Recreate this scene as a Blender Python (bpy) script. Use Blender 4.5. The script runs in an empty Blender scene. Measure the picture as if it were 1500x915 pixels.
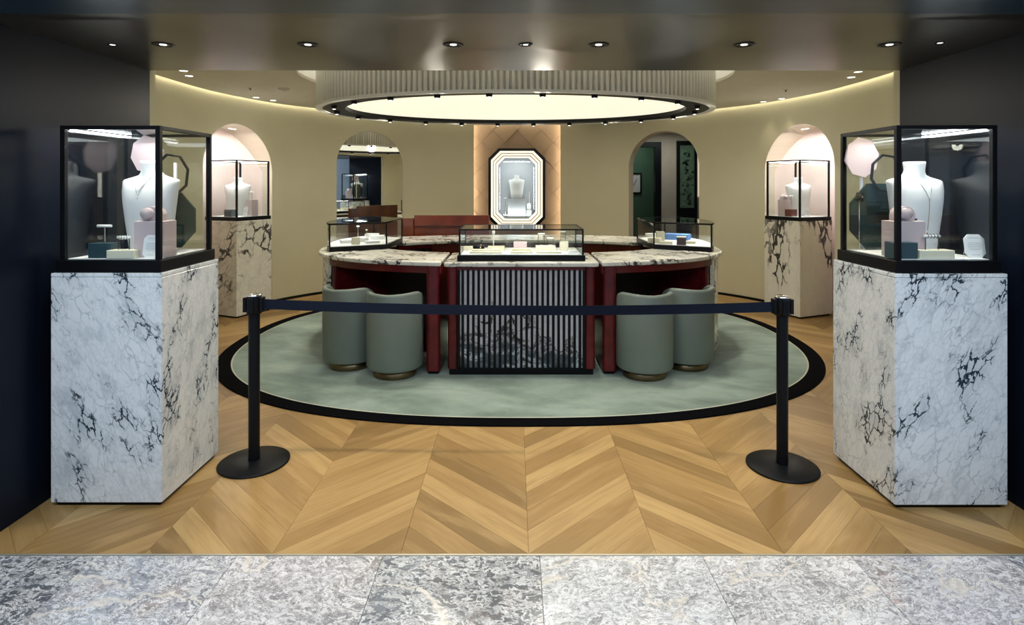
import bpy, bmesh, math, random
from mathutils import Vector, Matrix

random.seed(7)
PI = math.pi
D2 = math.radians
COL = bpy.context.scene.collection

# ------------------------------------------------------------------ camera, world, lamps, exposure
scn = bpy.context.scene
cam_d = bpy.data.cameras.new('camera')
cam = bpy.data.objects.new('camera', cam_d)
COL.objects.link(cam)
cam.location = (0, 0, 1.6)
cam.rotation_euler = (PI / 2, 0, 0)
cam_d.sensor_width = 36
cam_d.lens = 850 / 1500 * 36
cam_d.shift_x = -4 / 1500
cam_d.shift_y = -187.5 / 1500
cam_d.clip_start = 0.05
scn.camera = cam

world = bpy.data.worlds.new('world')
scn.world = world
world.use_nodes = True
world.node_tree.nodes['Background'].inputs[0].default_value = (0.30, 0.42, 0.62, 1)
world.node_tree.nodes['Background'].inputs[1].default_value = 0.12

scn.view_settings.view_transform = 'Standard'
scn.view_settings.look = 'None'
scn.view_settings.gamma = 1
scn.view_settings.use_curve_mapping = False
scn.view_settings.exposure = 0.0


def lamp(name, kind, loc, energy, color=(1, 1, 1), size=0.1, size_y=None, aim=None, angle=None, blend=0.5, parent=None):
    l = bpy.data.lights.new(name, kind)
    l.energy = energy
    l.color = color
    if kind == 'AREA':
        l.size = size
        if size_y:
            l.shape = 'RECTANGLE'
            l.size_y = size_y
    elif kind == 'SPOT':
        l.spot_size = D2(angle or 80)
        l.spot_blend = blend
        l.shadow_soft_size = size
    else:
        l.shadow_soft_size = size
    o = bpy.data.objects.new(name, l)
    COL.objects.link(o)
    o.location = loc
    if aim is not None:
        v = Vector(aim) - Vector(loc)
        o.rotation_euler = v.to_track_quat('-Z', 'Y').to_euler()
    if parent:
        o.parent = parent
        o.matrix_parent_inverse = parent.matrix_world.inverted()
    return o


# the mall's ceiling light over the walkway, where the photographer stands
COOL = (0.80, 0.90, 1.0)
lamp('mall_light', 'AREA', (-1.9, 0.7, 3.25), 74, COOL, 1.6, 1.2, aim=(-1.9, 2.2, 0))
lamp('mall_light', 'AREA', (1.9, 0.7, 3.25), 74, COOL, 1.6, 1.2, aim=(1.9, 2.2, 0))
lamp('mall_light', 'AREA', (0, -2.6, 3.25), 60, COOL, 3.0, 1.2, aim=(0, -4.6, 1.0))  # added behind the camera to brighten the mall wall
for sx in (-5.5, 5.5):
    lamp('mall_light', 'AREA', (sx, -2.6, 3.25), 120, COOL, 3.0, 1.2, aim=(sx, -4.9, 1.0))  # added pair, brightening the mall wall that the mirror shows
lamp('mall_light', 'AREA', (0, 0.3, 3.25), 55, COOL, 1.6, 1.2, aim=(0, 1.9, 0))

WARM = (1.0, 0.87, 0.66)
E_DISC = 0.93        # luminous ceiling disc
E_COVE = 2.2        # cove above the drum
E_WASH = 9.0        # added strip that washes the top of the curved wall
E_CASE = 14.0       # led strips in the glass cases
P_SOFFIT = 46       # each recessed light in the portal soffit
P_CEIL = 8         # each recessed light in the room ceiling
P_SPOT = 42          # each small spotlight on the drum

# ------------------------------------------------------------------ node helpers / materials
def mat_new(name):
    m = bpy.data.materials.new(name)
    m.use_nodes = True
    return m, m.node_tree, m.node_tree.nodes['Principled BSDF']


def N(nt, typ, **kw):
    n = nt.nodes.new(typ)
    for k, v in kw.items():
        if k.startswith('i_'):
            n.inputs[k[2:].replace('_', ' ')].default_value = v
        else:
            setattr(n, k, v)
    return n


def mathn(nt, op, a, b=None, clamp=False):
    n = nt.nodes.new('ShaderNodeMath')
    n.operation = op
    n.use_clamp = clamp
    for i, v in enumerate((a, b)):
        if v is None:
            continue
        if isinstance(v, (int, float)):
            n.inputs[i].default_value = v
        else:
            nt.links.new(v, n.inputs[i])
    return n.outputs[0]


def ramp(nt, src, stops):
    r = nt.nodes.new('ShaderNodeValToRGB')
    el = r.color_ramp.elements
    while len(el) < len(stops):
        el.new(0.5)
    for e, (p, c) in zip(el, stops):
        e.position = p
        e.color = (*c, 1) if len(c) == 3 else c
    nt.links.new(src, r.inputs[0])
    return r.outputs[0]


def mixc(nt, fac, a, b, mode='MIX'):
    n = nt.nodes.new('ShaderNodeMix')
    n.data_type = 'RGBA'
    n.blend_type = mode
    n.clamp_factor = True
    for sock, v in ((n.inputs[0], fac), (n.inputs[6], a), (n.inputs[7], b)):
        if isinstance(v, (int, float)):
            sock.default_value = v
        elif isinstance(v, tuple):
            sock.default_value = (*v, 1) if len(v) == 3 else v
        else:
            nt.links.new(v, sock)
    return n.outputs[2]


def coords(nt, scale=(1, 1, 1), rot=(0, 0, 0), loc=(0, 0, 0), rand=0.0):
    tc = nt.nodes.new('ShaderNodeTexCoord')
    src = tc.outputs['Object']
    if rand:
        oi = nt.nodes.new('ShaderNodeObjectInfo')
        gi = nt.nodes.new('ShaderNodeNewGeometry')
        s = mathn(nt, 'ADD', oi.outputs['Random'], gi.outputs['Random Per Island'])
        s = mathn(nt, 'MULTIPLY', s, rand)
        cb = nt.nodes.new('ShaderNodeCombineXYZ')
        for i in range(3):
            nt.links.new(s, cb.inputs[i])
        va = nt.nodes.new('ShaderNodeVectorMath')
        va.operation = 'ADD'
        nt.links.new(src, va.inputs[0])
        nt.links.new(cb.outputs[0], va.inputs[1])
        src = va.outputs[0]
    # rotate first, then scale
    m1 = nt.nodes.new('ShaderNodeMapping')
    m1.inputs['Rotation'].default_value = rot
    m1.inputs['Location'].default_value = loc
    nt.links.new(src, m1.inputs[0])
    m2 = nt.nodes.new('ShaderNodeMapping')
    m2.inputs['Scale'].default_value = scale
    nt.links.new(m1.outputs[0], m2.inputs[0])
    return m2.outputs[0]


def noise(nt, vec, scale, detail=5, rough=0.5, dist=0.0, color=False):
    n = nt.nodes.new('ShaderNodeTexNoise')
    n.inputs['Scale'].default_value = scale
    n.inputs['Detail'].default_value = detail
    n.inputs['Roughness'].default_value = rough
    n.inputs['Distortion'].default_value = dist
    nt.links.new(vec, n.inputs['Vector'])
    return n.outputs['Color' if color else 'Fac']


def ridge(nt, fac, width):
    """thin line where the noise crosses 0.5"""
    a = mathn(nt, 'SUBTRACT', fac, 0.5)
    a = mathn(nt, 'ABSOLUTE', a)
    a = mathn(nt, 'DIVIDE', a, width)
    return mathn(nt, 'SUBTRACT', 1.0, a, clamp=True)


def simple(name, color, rough=0.5, metal=0.0, spec=0.5, emit=None, es=1.0, var=0.0, vscale=6.0, coat=0.0, bump=0.0, bscale=200):
    m, nt, b = mat_new(name)
    b.inputs['Base Color'].default_value = (*color, 1)
    b.inputs['Roughness'].default_value = rough
    b.inputs['Metallic'].default_value = metal
    b.inputs['Specular IOR Level'].default_value = spec
    b.inputs['Coat Weight'].default_value = coat
    b.inputs['Coat Roughness'].default_value = 0.08
    v = coords(nt)
    if var:
        f = noise(nt, v, vscale, 4)
        c = ramp(nt, f, [(0.3, tuple(x * (1 - var) for x in color)), (0.7, tuple(min(1, x * (1 + var)) for x in color))])
        nt.links.new(c, b.inputs['Base Color'])
    if bump:
        bn = nt.nodes.new('ShaderNodeBump')
        bn.inputs['Strength'].default_value = bump
        bn.inputs['Distance'].default_value = 0.002
        nt.links.new(noise(nt, v, bscale, 3), bn.inputs['Height'])
        nt.links.new(bn.outputs[0], b.inputs['Normal'])
    if emit:
        b.inputs['Emission Color'].default_value = (*emit, 1)
        b.inputs['Emission Strength'].default_value = es
    return m


def glass_mat(name, tint=(0.97, 0.985, 0.98), refl=1.0):
    m = bpy.data.materials.new(name)
    m.use_nodes = True
    nt = m.node_tree
    nt.nodes.clear()
    out = nt.nodes.new('ShaderNodeOutputMaterial')
    tr = nt.nodes.new('ShaderNodeBsdfTransparent')
    tr.inputs[0].default_value = (*tint, 1)
    gl = nt.nodes.new('ShaderNodeBsdfGlossy')
    gl.inputs['Roughness'].default_value = 0.01
    ge = nt.nodes.new('ShaderNodeNewGeometry')
    dt = nt.nodes.new('ShaderNodeVectorMath')
    dt.operation = 'DOT_PRODUCT'
    nt.links.new(ge.outputs['Normal'], dt.inputs[0])
    nt.links.new(ge.outputs['Incoming'], dt.inputs[1])
    c_ = mathn(nt, 'SUBTRACT', 1.0, mathn(nt, 'ABSOLUTE', dt.outputs['Value']), clamp=True)
    f = mathn(nt, 'MULTIPLY', mathn(nt, 'ADD', mathn(nt, 'MULTIPLY', mathn(nt, 'POWER', c_, 5.0), 0.96), 0.04), refl, clamp=True)
    mx = nt.nodes.new('ShaderNodeMixShader')
    nt.links.new(f, mx.inputs[0])
    nt.links.new(tr.outputs[0], mx.inputs[1])
    nt.links.new(gl.outputs[0], mx.inputs[2])
    nt.links.new(mx.outputs[0], out.inputs[0])
    return m


def voro(nt, vec, scale, rnd=1.0):
    n = nt.nodes.new('ShaderNodeTexVoronoi')
    n.feature = 'DISTANCE_TO_EDGE'
    n.inputs['Scale'].default_value = scale
    n.inputs['Randomness'].default_value = rnd
    nt.links.new(vec, n.inputs['Vector'])
    return n.outputs['Distance']


def marble(name, base=(0.78, 0.81, 0.82), grey=(0.40, 0.45, 0.49), dark=(0.03, 0.045, 0.06), seed=0.0,
           slant=(0.3, 0.5), stretch=2.4, scale=1.0, bold=0.5, cream=None, rough=0.18, fine=1.0, low=None, width=1.0):
    m, nt, b = mat_new(name)
    v = coords(nt, scale=(stretch, stretch, 1), rot=(slant[0], slant[1], 0.0), loc=(seed, seed * 1.7, seed * 0.6))

    def warp(src, sc, amt, det=5):
        wn = noise(nt, src, sc, det, 0.6, color=True)
        vm = nt.nodes.new('ShaderNodeVectorMath'); vm.operation = 'SUBTRACT'
        nt.links.new(wn, vm.inputs[0]); vm.inputs[1].default_value = (0.5, 0.5, 0.5)
        vs = nt.nodes.new('ShaderNodeVectorMath'); vs.operation = 'SCALE'
        nt.links.new(vm.outputs[0], vs.inputs[0]); vs.inputs['Scale'].default_value = amt
        va = nt.nodes.new('ShaderNodeVectorMath'); va.operation = 'ADD'
        nt.links.new(src, va.inputs[0]); nt.links.new(vs.outputs[0], va.inputs[1])
        return va.outputs[0]
    w = warp(v, 2.2 * scale, 0.55 / scale)
    w2 = warp(v, 5.0 * scale, 0.30 / scale, 7)
    col = mixc(nt, 1.0, base, base)
    if cream:
        col = mixc(nt, mathn(nt, 'MULTIPLY', mathn(nt, 'SUBTRACT', noise(nt, w, 1.2 * scale, 4), 0.42), 4, clamp=True), col, cream)
    # soft grey smoke along the grain
    smoke = noise(nt, w, 2.6 * scale, 9, 0.68)
    col = mixc(nt, mathn(nt, 'MULTIPLY', mathn(nt, 'MULTIPLY', mathn(nt, 'SUBTRACT', smoke, 0.50), 4.0, clamp=True), 0.62 * fine), col, grey)
    # faint net of grey veins
    e1 = voro(nt, w2, 4.2 * scale)
    k1 = mathn(nt, 'POWER', mathn(nt, 'SUBTRACT', 1.0, mathn(nt, 'DIVIDE', e1, 0.085 * width), clamp=True), 1.5)
    thin = mathn(nt, 'MULTIPLY', mathn(nt, 'SUBTRACT', noise(nt, w, 2.0 * scale, 3), 0.40), 4.5, clamp=True)
    col = mixc(nt, mathn(nt, 'MULTIPLY', mathn(nt, 'MULTIPLY', k1, thin), 0.60 * fine), col, grey)
    e0 = voro(nt, w2, 9.0 * scale)
    k0 = mathn(nt, 'POWER', mathn(nt, 'SUBTRACT', 1.0, mathn(nt, 'DIVIDE', e0, 0.12 * width), clamp=True), 1.5)
    col = mixc(nt, mathn(nt, 'MULTIPLY', mathn(nt, 'MULTIPLY', k0, mathn(nt, 'SUBTRACT', 1.0, thin)), 0.30 * fine), col, grey)
    # dark clusters
    reg = mathn(nt, 'MULTIPLY', mathn(nt, 'SUBTRACT', noise(nt, v, 1.5 * scale, 4, 0.55), 0.585 - 0.10 * bold), 9.0, clamp=True)
    e2 = voro(nt, w2, 5.6 * scale)
    wd = mathn(nt, 'ADD', mathn(nt, 'MULTIPLY', mathn(nt, 'MULTIPLY', reg, noise(nt, w2, 9 * scale, 4, 0.7)), 0.17 * width), 0.004)
    k2 = mathn(nt, 'SUBTRACT', 1.0, mathn(nt, 'DIVIDE', e2, wd), clamp=True)
    k2 = mathn(nt, 'MULTIPLY', mathn(nt, 'MULTIPLY', k2, 2.4, clamp=True), reg)
    col = mixc(nt, mathn(nt, 'MULTIPLY', reg, 0.20 * fine), col, grey)
    col = mixc(nt, k2, col, dark)
    if low:
        tc = nt.nodes.new('ShaderNodeTexCoord')
        sp = nt.nodes.new('ShaderNodeSeparateXYZ')
        nt.links.new(tc.outputs['Object'], sp.inputs[0])
        z = mathn(nt, 'ADD', sp.outputs[2], mathn(nt, 'MULTIPLY', mathn(nt, 'SUBTRACT', noise(nt, tc.outputs['Object'], 2.8, 7, 0.6), 0.5), 0.8))
        k = mathn(nt, 'MULTIPLY', mathn(nt, 'SUBTRACT', low, z), 22, clamp=True)
        n2 = noise(nt, w, 3.0, 9, 0.7)
        lc = ramp(nt, n2, [(0.36, (0.01, 0.012, 0.015)), (0.47, (0.07, 0.09, 0.11)), (0.56, (0.14, 0.17, 0.21)), (0.61, (0.80, 0.83, 0.87)), (0.65, (0.05, 0.06, 0.08))])
        col = mixc(nt, k, col, lc)
        edge = mathn(nt, 'SUBTRACT', 1.0, mathn(nt, 'ABSOLUTE', mathn(nt, 'MULTIPLY', mathn(nt, 'SUBTRACT', low + 0.01, z), 45)), clamp=True)
        col = mixc(nt, edge, col, (0.03, 0.03, 0.04))
    nt.links.new(col, b.inputs['Base Color'])
    b.inputs['Roughness'].default_value = rough
    return m


def oak(name, rot):
    m, nt, b = mat_new(name)
    oi = nt.nodes.new('ShaderNodeObjectInfo')
    gi = nt.nodes.new('ShaderNodeNewGeometry')
    rnd = mathn(nt, 'FRACT', mathn(nt, 'ADD', mathn(nt, 'MULTIPLY', oi.outputs['Random'], 5.37), mathn(nt, 'MULTIPLY', gi.outputs['Random Per Island'], 3.71)))
    v = coords(nt, scale=(1.3, 16, 1), rot=(0, 0, rot), rand=9.0)
    g1 = noise(nt, v, 2.0, 6, 0.6, 0.4)
    v2 = coords(nt, scale=(0.9, 60, 1), rot=(0, 0, rot), rand=5.0)
    g2 = noise(nt, v2, 3.0, 4, 0.6)
    v3 = coords(nt, scale=(1.0, 4.5, 1), rot=(0, 0, rot), rand=3.0)
    g3 = noise(nt, v3, 2.2, 3, 0.5, 0.6)
    base = ramp(nt, rnd, [(0.0, (0.225, 0.135, 0.046)), (0.3, (0.32, 0.195, 0.07)), (0.65, (0.385, 0.24, 0.09)), (1.0, (0.49, 0.325, 0.135))])
    c = mixc(nt, mathn(nt, 'MULTIPLY', mathn(nt, 'SUBTRACT', g1, 0.45), 3, clamp=True), base, (0.24, 0.13, 0.042))
    c = mixc(nt, 0.62, base, c)
    c = mixc(nt, mathn(nt, 'MULTIPLY', mathn(nt, 'SUBTRACT', g3, 0.5), 2.0, clamp=True), c, (0.56, 0.37, 0.165))
    c = mixc(nt, mathn(nt, 'MULTIPLY', mathn(nt, 'SUBTRACT', g2, 0.52), 1.6, clamp=True), c, (0.20, 0.105, 0.034))
    nt.links.new(c, b.inputs['Base Color'])
    b.inputs['Roughness'].default_value = 0.42
    b.inputs['Specular IOR Level'].default_value = 0.35
    bn = nt.nodes.new('ShaderNodeBump')
    bn.inputs['Strength'].default_value = 0.15
    bn.inputs['Distance'].default_value = 0.001
    nt.links.new(g2, bn.inputs['Height'])
    nt.links.new(bn.outputs[0], b.inputs['Normal'])
    return m


def stone(name, tone, seed, streak, sil=(0.82, 0.83, 0.85)):
    """polished grey limestone, crazed with white and dark flecks"""
    m, nt, b = mat_new(name)
    v = coords(nt, scale=(1, 1, 1), rot=(0, 0, streak), loc=(seed, seed * 2.1, 0))
    v2 = coords(nt, scale=(1.0, 1.5, 1), rot=(0, 0, streak), loc=(seed * 1.3, seed, 0))
    wn = noise(nt, v, 7, 4, 0.6, color=True)
    vm = nt.nodes.new('ShaderNodeVectorMath'); vm.operation = 'SCALE'
    nt.links.new(wn, vm.inputs[0]); vm.inputs['Scale'].default_value = 0.20
    va = nt.nodes.new('ShaderNodeVectorMath'); va.operation = 'ADD'
    nt.links.new(v2, va.inputs[0]); nt.links.new(vm.outputs[0], va.inputs[1])
    w = va.outputs[0]
    big = noise(nt, v, 2.2, 5, 0.6)
    col = ramp(nt, big, [(0.30, tuple(x * 0.55 for x in tone)), (0.48, tone), (0.66, tuple(min(1, x * 1.6) for x in tone))])
    warm = noise(nt, v, 3.4, 4, 0.6)
    col = mixc(nt, mathn(nt, 'MULTIPLY', mathn(nt, 'SUBTRACT', warm, 0.57), 4, clamp=True), col, (0.55, 0.43, 0.36))
    a = mathn(nt, 'POWER', ridge(nt, noise(nt, w, 12, 6, 0.68), 0.06), 1.2)
    col = mixc(nt, mathn(nt, 'MULTIPLY', a, 0.8), col, sil)
    a2 = mathn(nt, 'POWER', ridge(nt, noise(nt, w, 24, 4, 0.6), 0.06), 1.2)
    col = mixc(nt, mathn(nt, 'MULTIPLY', a2, 0.55), col, (0.9, 0.9, 0.92))
    c2 = mathn(nt, 'POWER', ridge(nt, noise(nt, w, 17, 5, 0.65), 0.035), 1.2)
    col = mixc(nt, mathn(nt, 'MULTIPLY', c2, 0.75), col, (0.09, 0.085, 0.09))
    s3 = ridge(nt, noise(nt, w, 0.8, 3, 0.5, 0.5), 0.008)
    col = mixc(nt, mathn(nt, 'MULTIPLY', s3, 0.7), col, (0.80, 0.74, 0.66))
    nt.links.new(col, b.inputs['Base Color'])
    b.inputs['Roughness'].default_value = 0.22
    return m


M = {}
M['white_marble'] = [marble('white_marble_a', seed=3.1, slant=(0.30, 0.45), scale=1.75, stretch=2.6, bold=0.85, fine=1.4, dark=(0.02, 0.035, 0.05), width=0.9), marble('white_marble_b', seed=12.4, slant=(-0.30, -0.48), scale=1.7, stretch=2.6, bold=0.85, fine=1.4, dark=(0.02, 0.035, 0.05), width=0.9)]
M['cream_marble'] = [
    marble('cream_marble_a', base=(0.80, 0.77, 0.68), grey=(0.36, 0.34, 0.30), dark=(0.07, 0.065, 0.06), seed=27.9, slant=(-0.5, -0.8), stretch=1.6, scale=0.75, bold=0.75, fine=0.8, width=1.1),
    marble('cream_marble_b', base=(0.80, 0.76, 0.67), grey=(0.45, 0.42, 0.37), dark=(0.05, 0.045, 0.045), seed=33.9, slant=(0.1, 0.15), stretch=2.2, scale=0.6, bold=1.2, fine=0.45, width=1.2)]
M['top_marble'] = marble('counter_marble', base=(0.80, 0.78, 0.70), grey=(0.42, 0.41, 0.37), dark=(0.06, 0.06, 0.06), seed=5.2, slant=(0.8, 0.9), stretch=1.9, scale=1.35, bold=1.35, fine=0.6, rough=0.12, width=1.3)
M['front_marble'] = marble('desk_front_marble', base=(0.76, 0.74, 0.77), grey=(0.35, 0.34, 0.37), dark=(0.03, 0.03, 0.035), seed=8.8, slant=(0.2, 1.2), stretch=1.4, scale=1.1, bold=0.6, fine=0.5, low=0.27, width=1.4)
M['oak_a'] = oak('oak_rising', -PI / 4)
M['oak_b'] = oak('oak_falling', PI / 4)
M['dark_sub'] = simple('screed', (0.05, 0.035, 0.02), 0.9, var=0.2)
M['wall'] = simple('cream_plaster', (0.60, 0.56, 0.39), 0.75, var=0.03, vscale=2.0, bump=0.1, bscale=80)
M['ceil'] = simple('cream_ceiling_paint', (0.64, 0.60, 0.48), 0.8, var=0.02)
M['pink'] = simple('blush_plaster', (0.78, 0.64, 0.60), 0.75, var=0.03)
M['reveal'] = simple('reveal_plaster', (0.62, 0.55, 0.44), 0.7, var=0.02)
M['navy'] = simple('navy_lacquer', (0.004, 0.007, 0.015), 0.40, spec=0.13, var=0.25, vscale=1.2)
M['bronze'] = simple('dark_bronze', (0.115, 0.105, 0.09), 0.28, metal=0.85, var=0.12, vscale=3)
M['bronze'].node_tree.nodes['Principled BSDF'].inputs['Anisotropic'].default_value = 0.6
M['black'] = simple('black_metal', (0.003, 0.0035, 0.0045), 0.38, spec=0.18, var=0.2)
M['stanchion'] = simple('black_powder_coat', (0.003, 0.004, 0.006), 0.42, spec=0.18, var=0.1, bump=0.1, bscale=500)
M['belt'] = simple('navy_webbing', (0.0015, 0.005, 0.016), 0.75, spec=0.2, var=0.15, vscale=60)
M['chrome'] = simple('chrome', (0.8, 0.8, 0.8), 0.15, metal=1.0, var=0.02)
M['brass'] = simple('aged_brass', (0.20, 0.15, 0.08), 0.33, metal=0.9, var=0.25, vscale=8)
M['mahogany'] = simple('red_mahogany', (0.095, 0.006, 0.008), 0.25, spec=0.35, var=0.35, vscale=5, coat=0.15)
M['rust_wood'] = simple('polished_rust_wood', (0.115, 0.020, 0.007), 0.25, var=0.35, vscale=4, coat=0.3)
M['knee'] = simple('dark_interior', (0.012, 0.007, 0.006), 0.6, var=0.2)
M['leather'] = simple('sage_leather', (0.165, 0.195, 0.165), 0.5, var=0.06, vscale=4, bump=0.2, bscale=260)
M['seat'] = simple('sage_leather_seat', (0.19, 0.22, 0.185), 0.5, var=0.06, bump=0.2, bscale=260)
M['disc'] = simple('luminous_fabric', (0.25, 0.25, 0.2), 0.6, emit=(1.0, 0.955, 0.74), es=E_DISC)
M['cove'] = simple('glow_strip', (0.9, 0.9, 0.85), 0.6, emit=(1.0, 0.96, 0.84), es=E_COVE)
M['slot'] = simple('added_wall_wash', (0.9, 0.9, 0.85), 0.6, emit=(1.0, 0.94, 0.76), es=E_WASH)
M['lens'] = simple('lamp_lens', (0.9, 0.9, 0.9), 0.3, emit=(1.0, 0.97, 0.9), es=4)
M['softlens'] = simple('lamp_diffuser', (0.9, 0.9, 0.9), 0.3, emit=(1.0, 0.95, 0.84), es=4)
M['led'] = simple('led_strip', (0.9, 0.9, 0.9), 0.4, emit=(0.93, 0.97, 1.0), es=E_CASE)
M['ledwarm'] = simple('warm_led_strip', (0.9, 0.9, 0.9), 0.4, emit=(1.0, 0.90, 0.76), es=14)
M['flute'] = simple('fluted_plaster', (0.70, 0.68, 0.60), 0.65, var=0.03)
M['whitepaint'] = simple('white_paint', (0.78, 0.77, 0.73), 0.5, var=0.02)
M['deck'] = simple('white_deck', (0.82, 0.83, 0.84), 0.5, var=0.02)
M['bust'] = simple('white_bust_fabric', (0.78, 0.79, 0.79), 0.7, var=0.03, bump=0.15, bscale=600)
M['blush'] = simple('blush_lacquer', (0.58, 0.47, 0.49), 0.45, var=0.02)
M['cream'] = simple('cream_suede', (0.74, 0.70, 0.55), 0.75, var=0.04)
M['teal'] = simple('dark_teal_lacquer', (0.022, 0.055, 0.07), 0.4, var=0.1)
M['green'] = simple('dark_green_lacquer', (0.008, 0.026, 0.026), 0.3, var=0.2)
M['oxblood'] = simple('oxblood_leather', (0.13, 0.012, 0.015), 0.45, var=0.1)
M['plum'] = simple('plum_leather', (0.05, 0.025, 0.03), 0.5, var=0.1)
M['card'] = simple('white_card', (0.86, 0.87, 0.87), 0.5, var=0.01)
M['ink'] = simple('grey_ink', (0.36, 0.38, 0.42), 0.6, var=0.02)
M['silver'] = simple('silver_chain', (0.72, 0.72, 0.72), 0.25, metal=1.0, var=0.05)
M['gold'] = simple('rose_gold', (0.85, 0.6, 0.4), 0.25, metal=1.0, var=0.05)
M['glass'] = glass_mat('clear_glass')
M['mirror'] = simple('silver_mirror', (0.86, 0.88, 0.86), 0.015, metal=1.0)
M['greenwall'] = simple('green_wall_paint', (0.075, 0.15, 0.09), 0.7, var=0.05)
M['greybeige'] = simple('greige_plaster', (0.36, 0.32, 0.25), 0.75, var=0.04)
M['paper'] = simple('picture_paper', (0.75, 0.72, 0.68), 0.8, var=0.04)
M['blue'] = simple('blue_reflection', (0.10, 0.22, 0.48), 0.7, var=0.1)
M['malllight'] = simple('mall_tube', (0.9, 0.9, 0.9), 0.4, emit=(0.72, 0.86, 1.0), es=7)
M['mallceil'] = simple('mall_ceiling', (0.30, 0.33, 0.38), 0.8, var=0.03)
M['fascia'] = simple('fascia_navy', (0.008, 0.026, 0.045), 0.3, var=0.2)
M['strip'] = simple('threshold_strip', (0.55, 0.52, 0.44), 0.35, metal=0.6, var=0.03)
STONES = [stone('grey_limestone_%s' % 'abcdefg'[i], t, 4.0 + 5.3 * i, s) for i, (t, s) in enumerate([
    ((0.36, 0.38, 0.44), 0.5), ((0.42, 0.41, 0.44), 0.55), ((0.14, 0.155, 0.18), 0.2), ((0.46, 0.47, 0.49), -0.3),
    ((0.48, 0.48, 0.50), -0.5), ((0.40, 0.385, 0.42), -0.3), ((0.24, 0.27, 0.34), 0.1)])]


def rug_mat():
    m, nt, b = mat_new('sage_rug_pile')
    v = coords(nt, scale=(1, 1.7, 1), rot=(0, 0, 0.2), loc=(2, 1, 0))
    a = noise(nt, v, 1.3, 8, 0.62, 0.3)
    c = ramp(nt, a, [(0.30, (0.075, 0.115, 0.09)), (0.45, (0.155, 0.215, 0.175)), (0.56, (0.225, 0.30, 0.25)), (0.70, (0.33, 0.40, 0.335))])
    d = noise(nt, v, 4.2, 8, 0.7, 0.5)
    c = mixc(nt, mathn(nt, 'MULTIPLY', mathn(nt, 'SUBTRACT', d, 0.58), 4, clamp=True), c, (0.10, 0.14, 0.11))
    nt.links.new(c, b.inputs['Base Color'])
    b.inputs['Roughness'].default_value = 0.9
    b.inputs['Sheen Weight'].default_value = 0.3
    bn = nt.nodes.new('ShaderNodeBump')
    bn.inputs['Strength'].default_value = 0.4
    bn.inputs['Distance'].default_value = 0.003
    nt.links.new(noise(nt, v, 180, 3), bn.inputs['Height'])
    nt.links.new(bn.outputs[0], b.inputs['Normal'])
    return m


M['rug'] = rug_mat()
M['rug_black'] = simple('black_rug_border', (0.002, 0.002, 0.003), 0.95, spec=0.05, var=0.2)
M['rug_line'] = simple('ivory_rug_line', (0.55, 0.55, 0.45), 0.9, var=0.05)


def veneer(name, c):
    m, nt, b = mat_new(name)
    oi = nt.nodes.new('ShaderNodeObjectInfo')
    r = mathn(nt, 'MULTIPLY', oi.outputs['Random'], 1.0)
    v = coords(nt, scale=(3, 3, 14), rot=(0, 0.6, 0), rand=5)
    g = noise(nt, v, 2, 5, 0.6)
    a = mixc(nt, r, c, tuple(x * 1.14 for x in c))
    a = mixc(nt, mathn(nt, 'MULTIPLY', g, 0.45), a, tuple(x * 0.72 for x in c))
    nt.links.new(a, b.inputs['Base Color'])
    b.inputs['Roughness'].default_value = 0.6
    return m


M['veneer'] = veneer('warm_veneer', (0.40, 0.28, 0.175))


def art_mat():
    m, nt, b = mat_new('botanical_print')
    v = coords(nt, scale=(1, 1, 1))
    g = noise(nt, v, 5, 8, 0.7, 0.8)
    c = ramp(nt, g, [(0.42, (0.06, 0.11, 0.075)), (0.55, (0.10, 0.17, 0.10)), (0.6, (0.015, 0.03, 0.02)), (0.7, (0.16, 0.24, 0.12))])
    nt.links.new(c, b.inputs['Base Color'])
    b.inputs['Roughness'].default_value = 0.5
    return m


M['art'] = art_mat()


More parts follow.
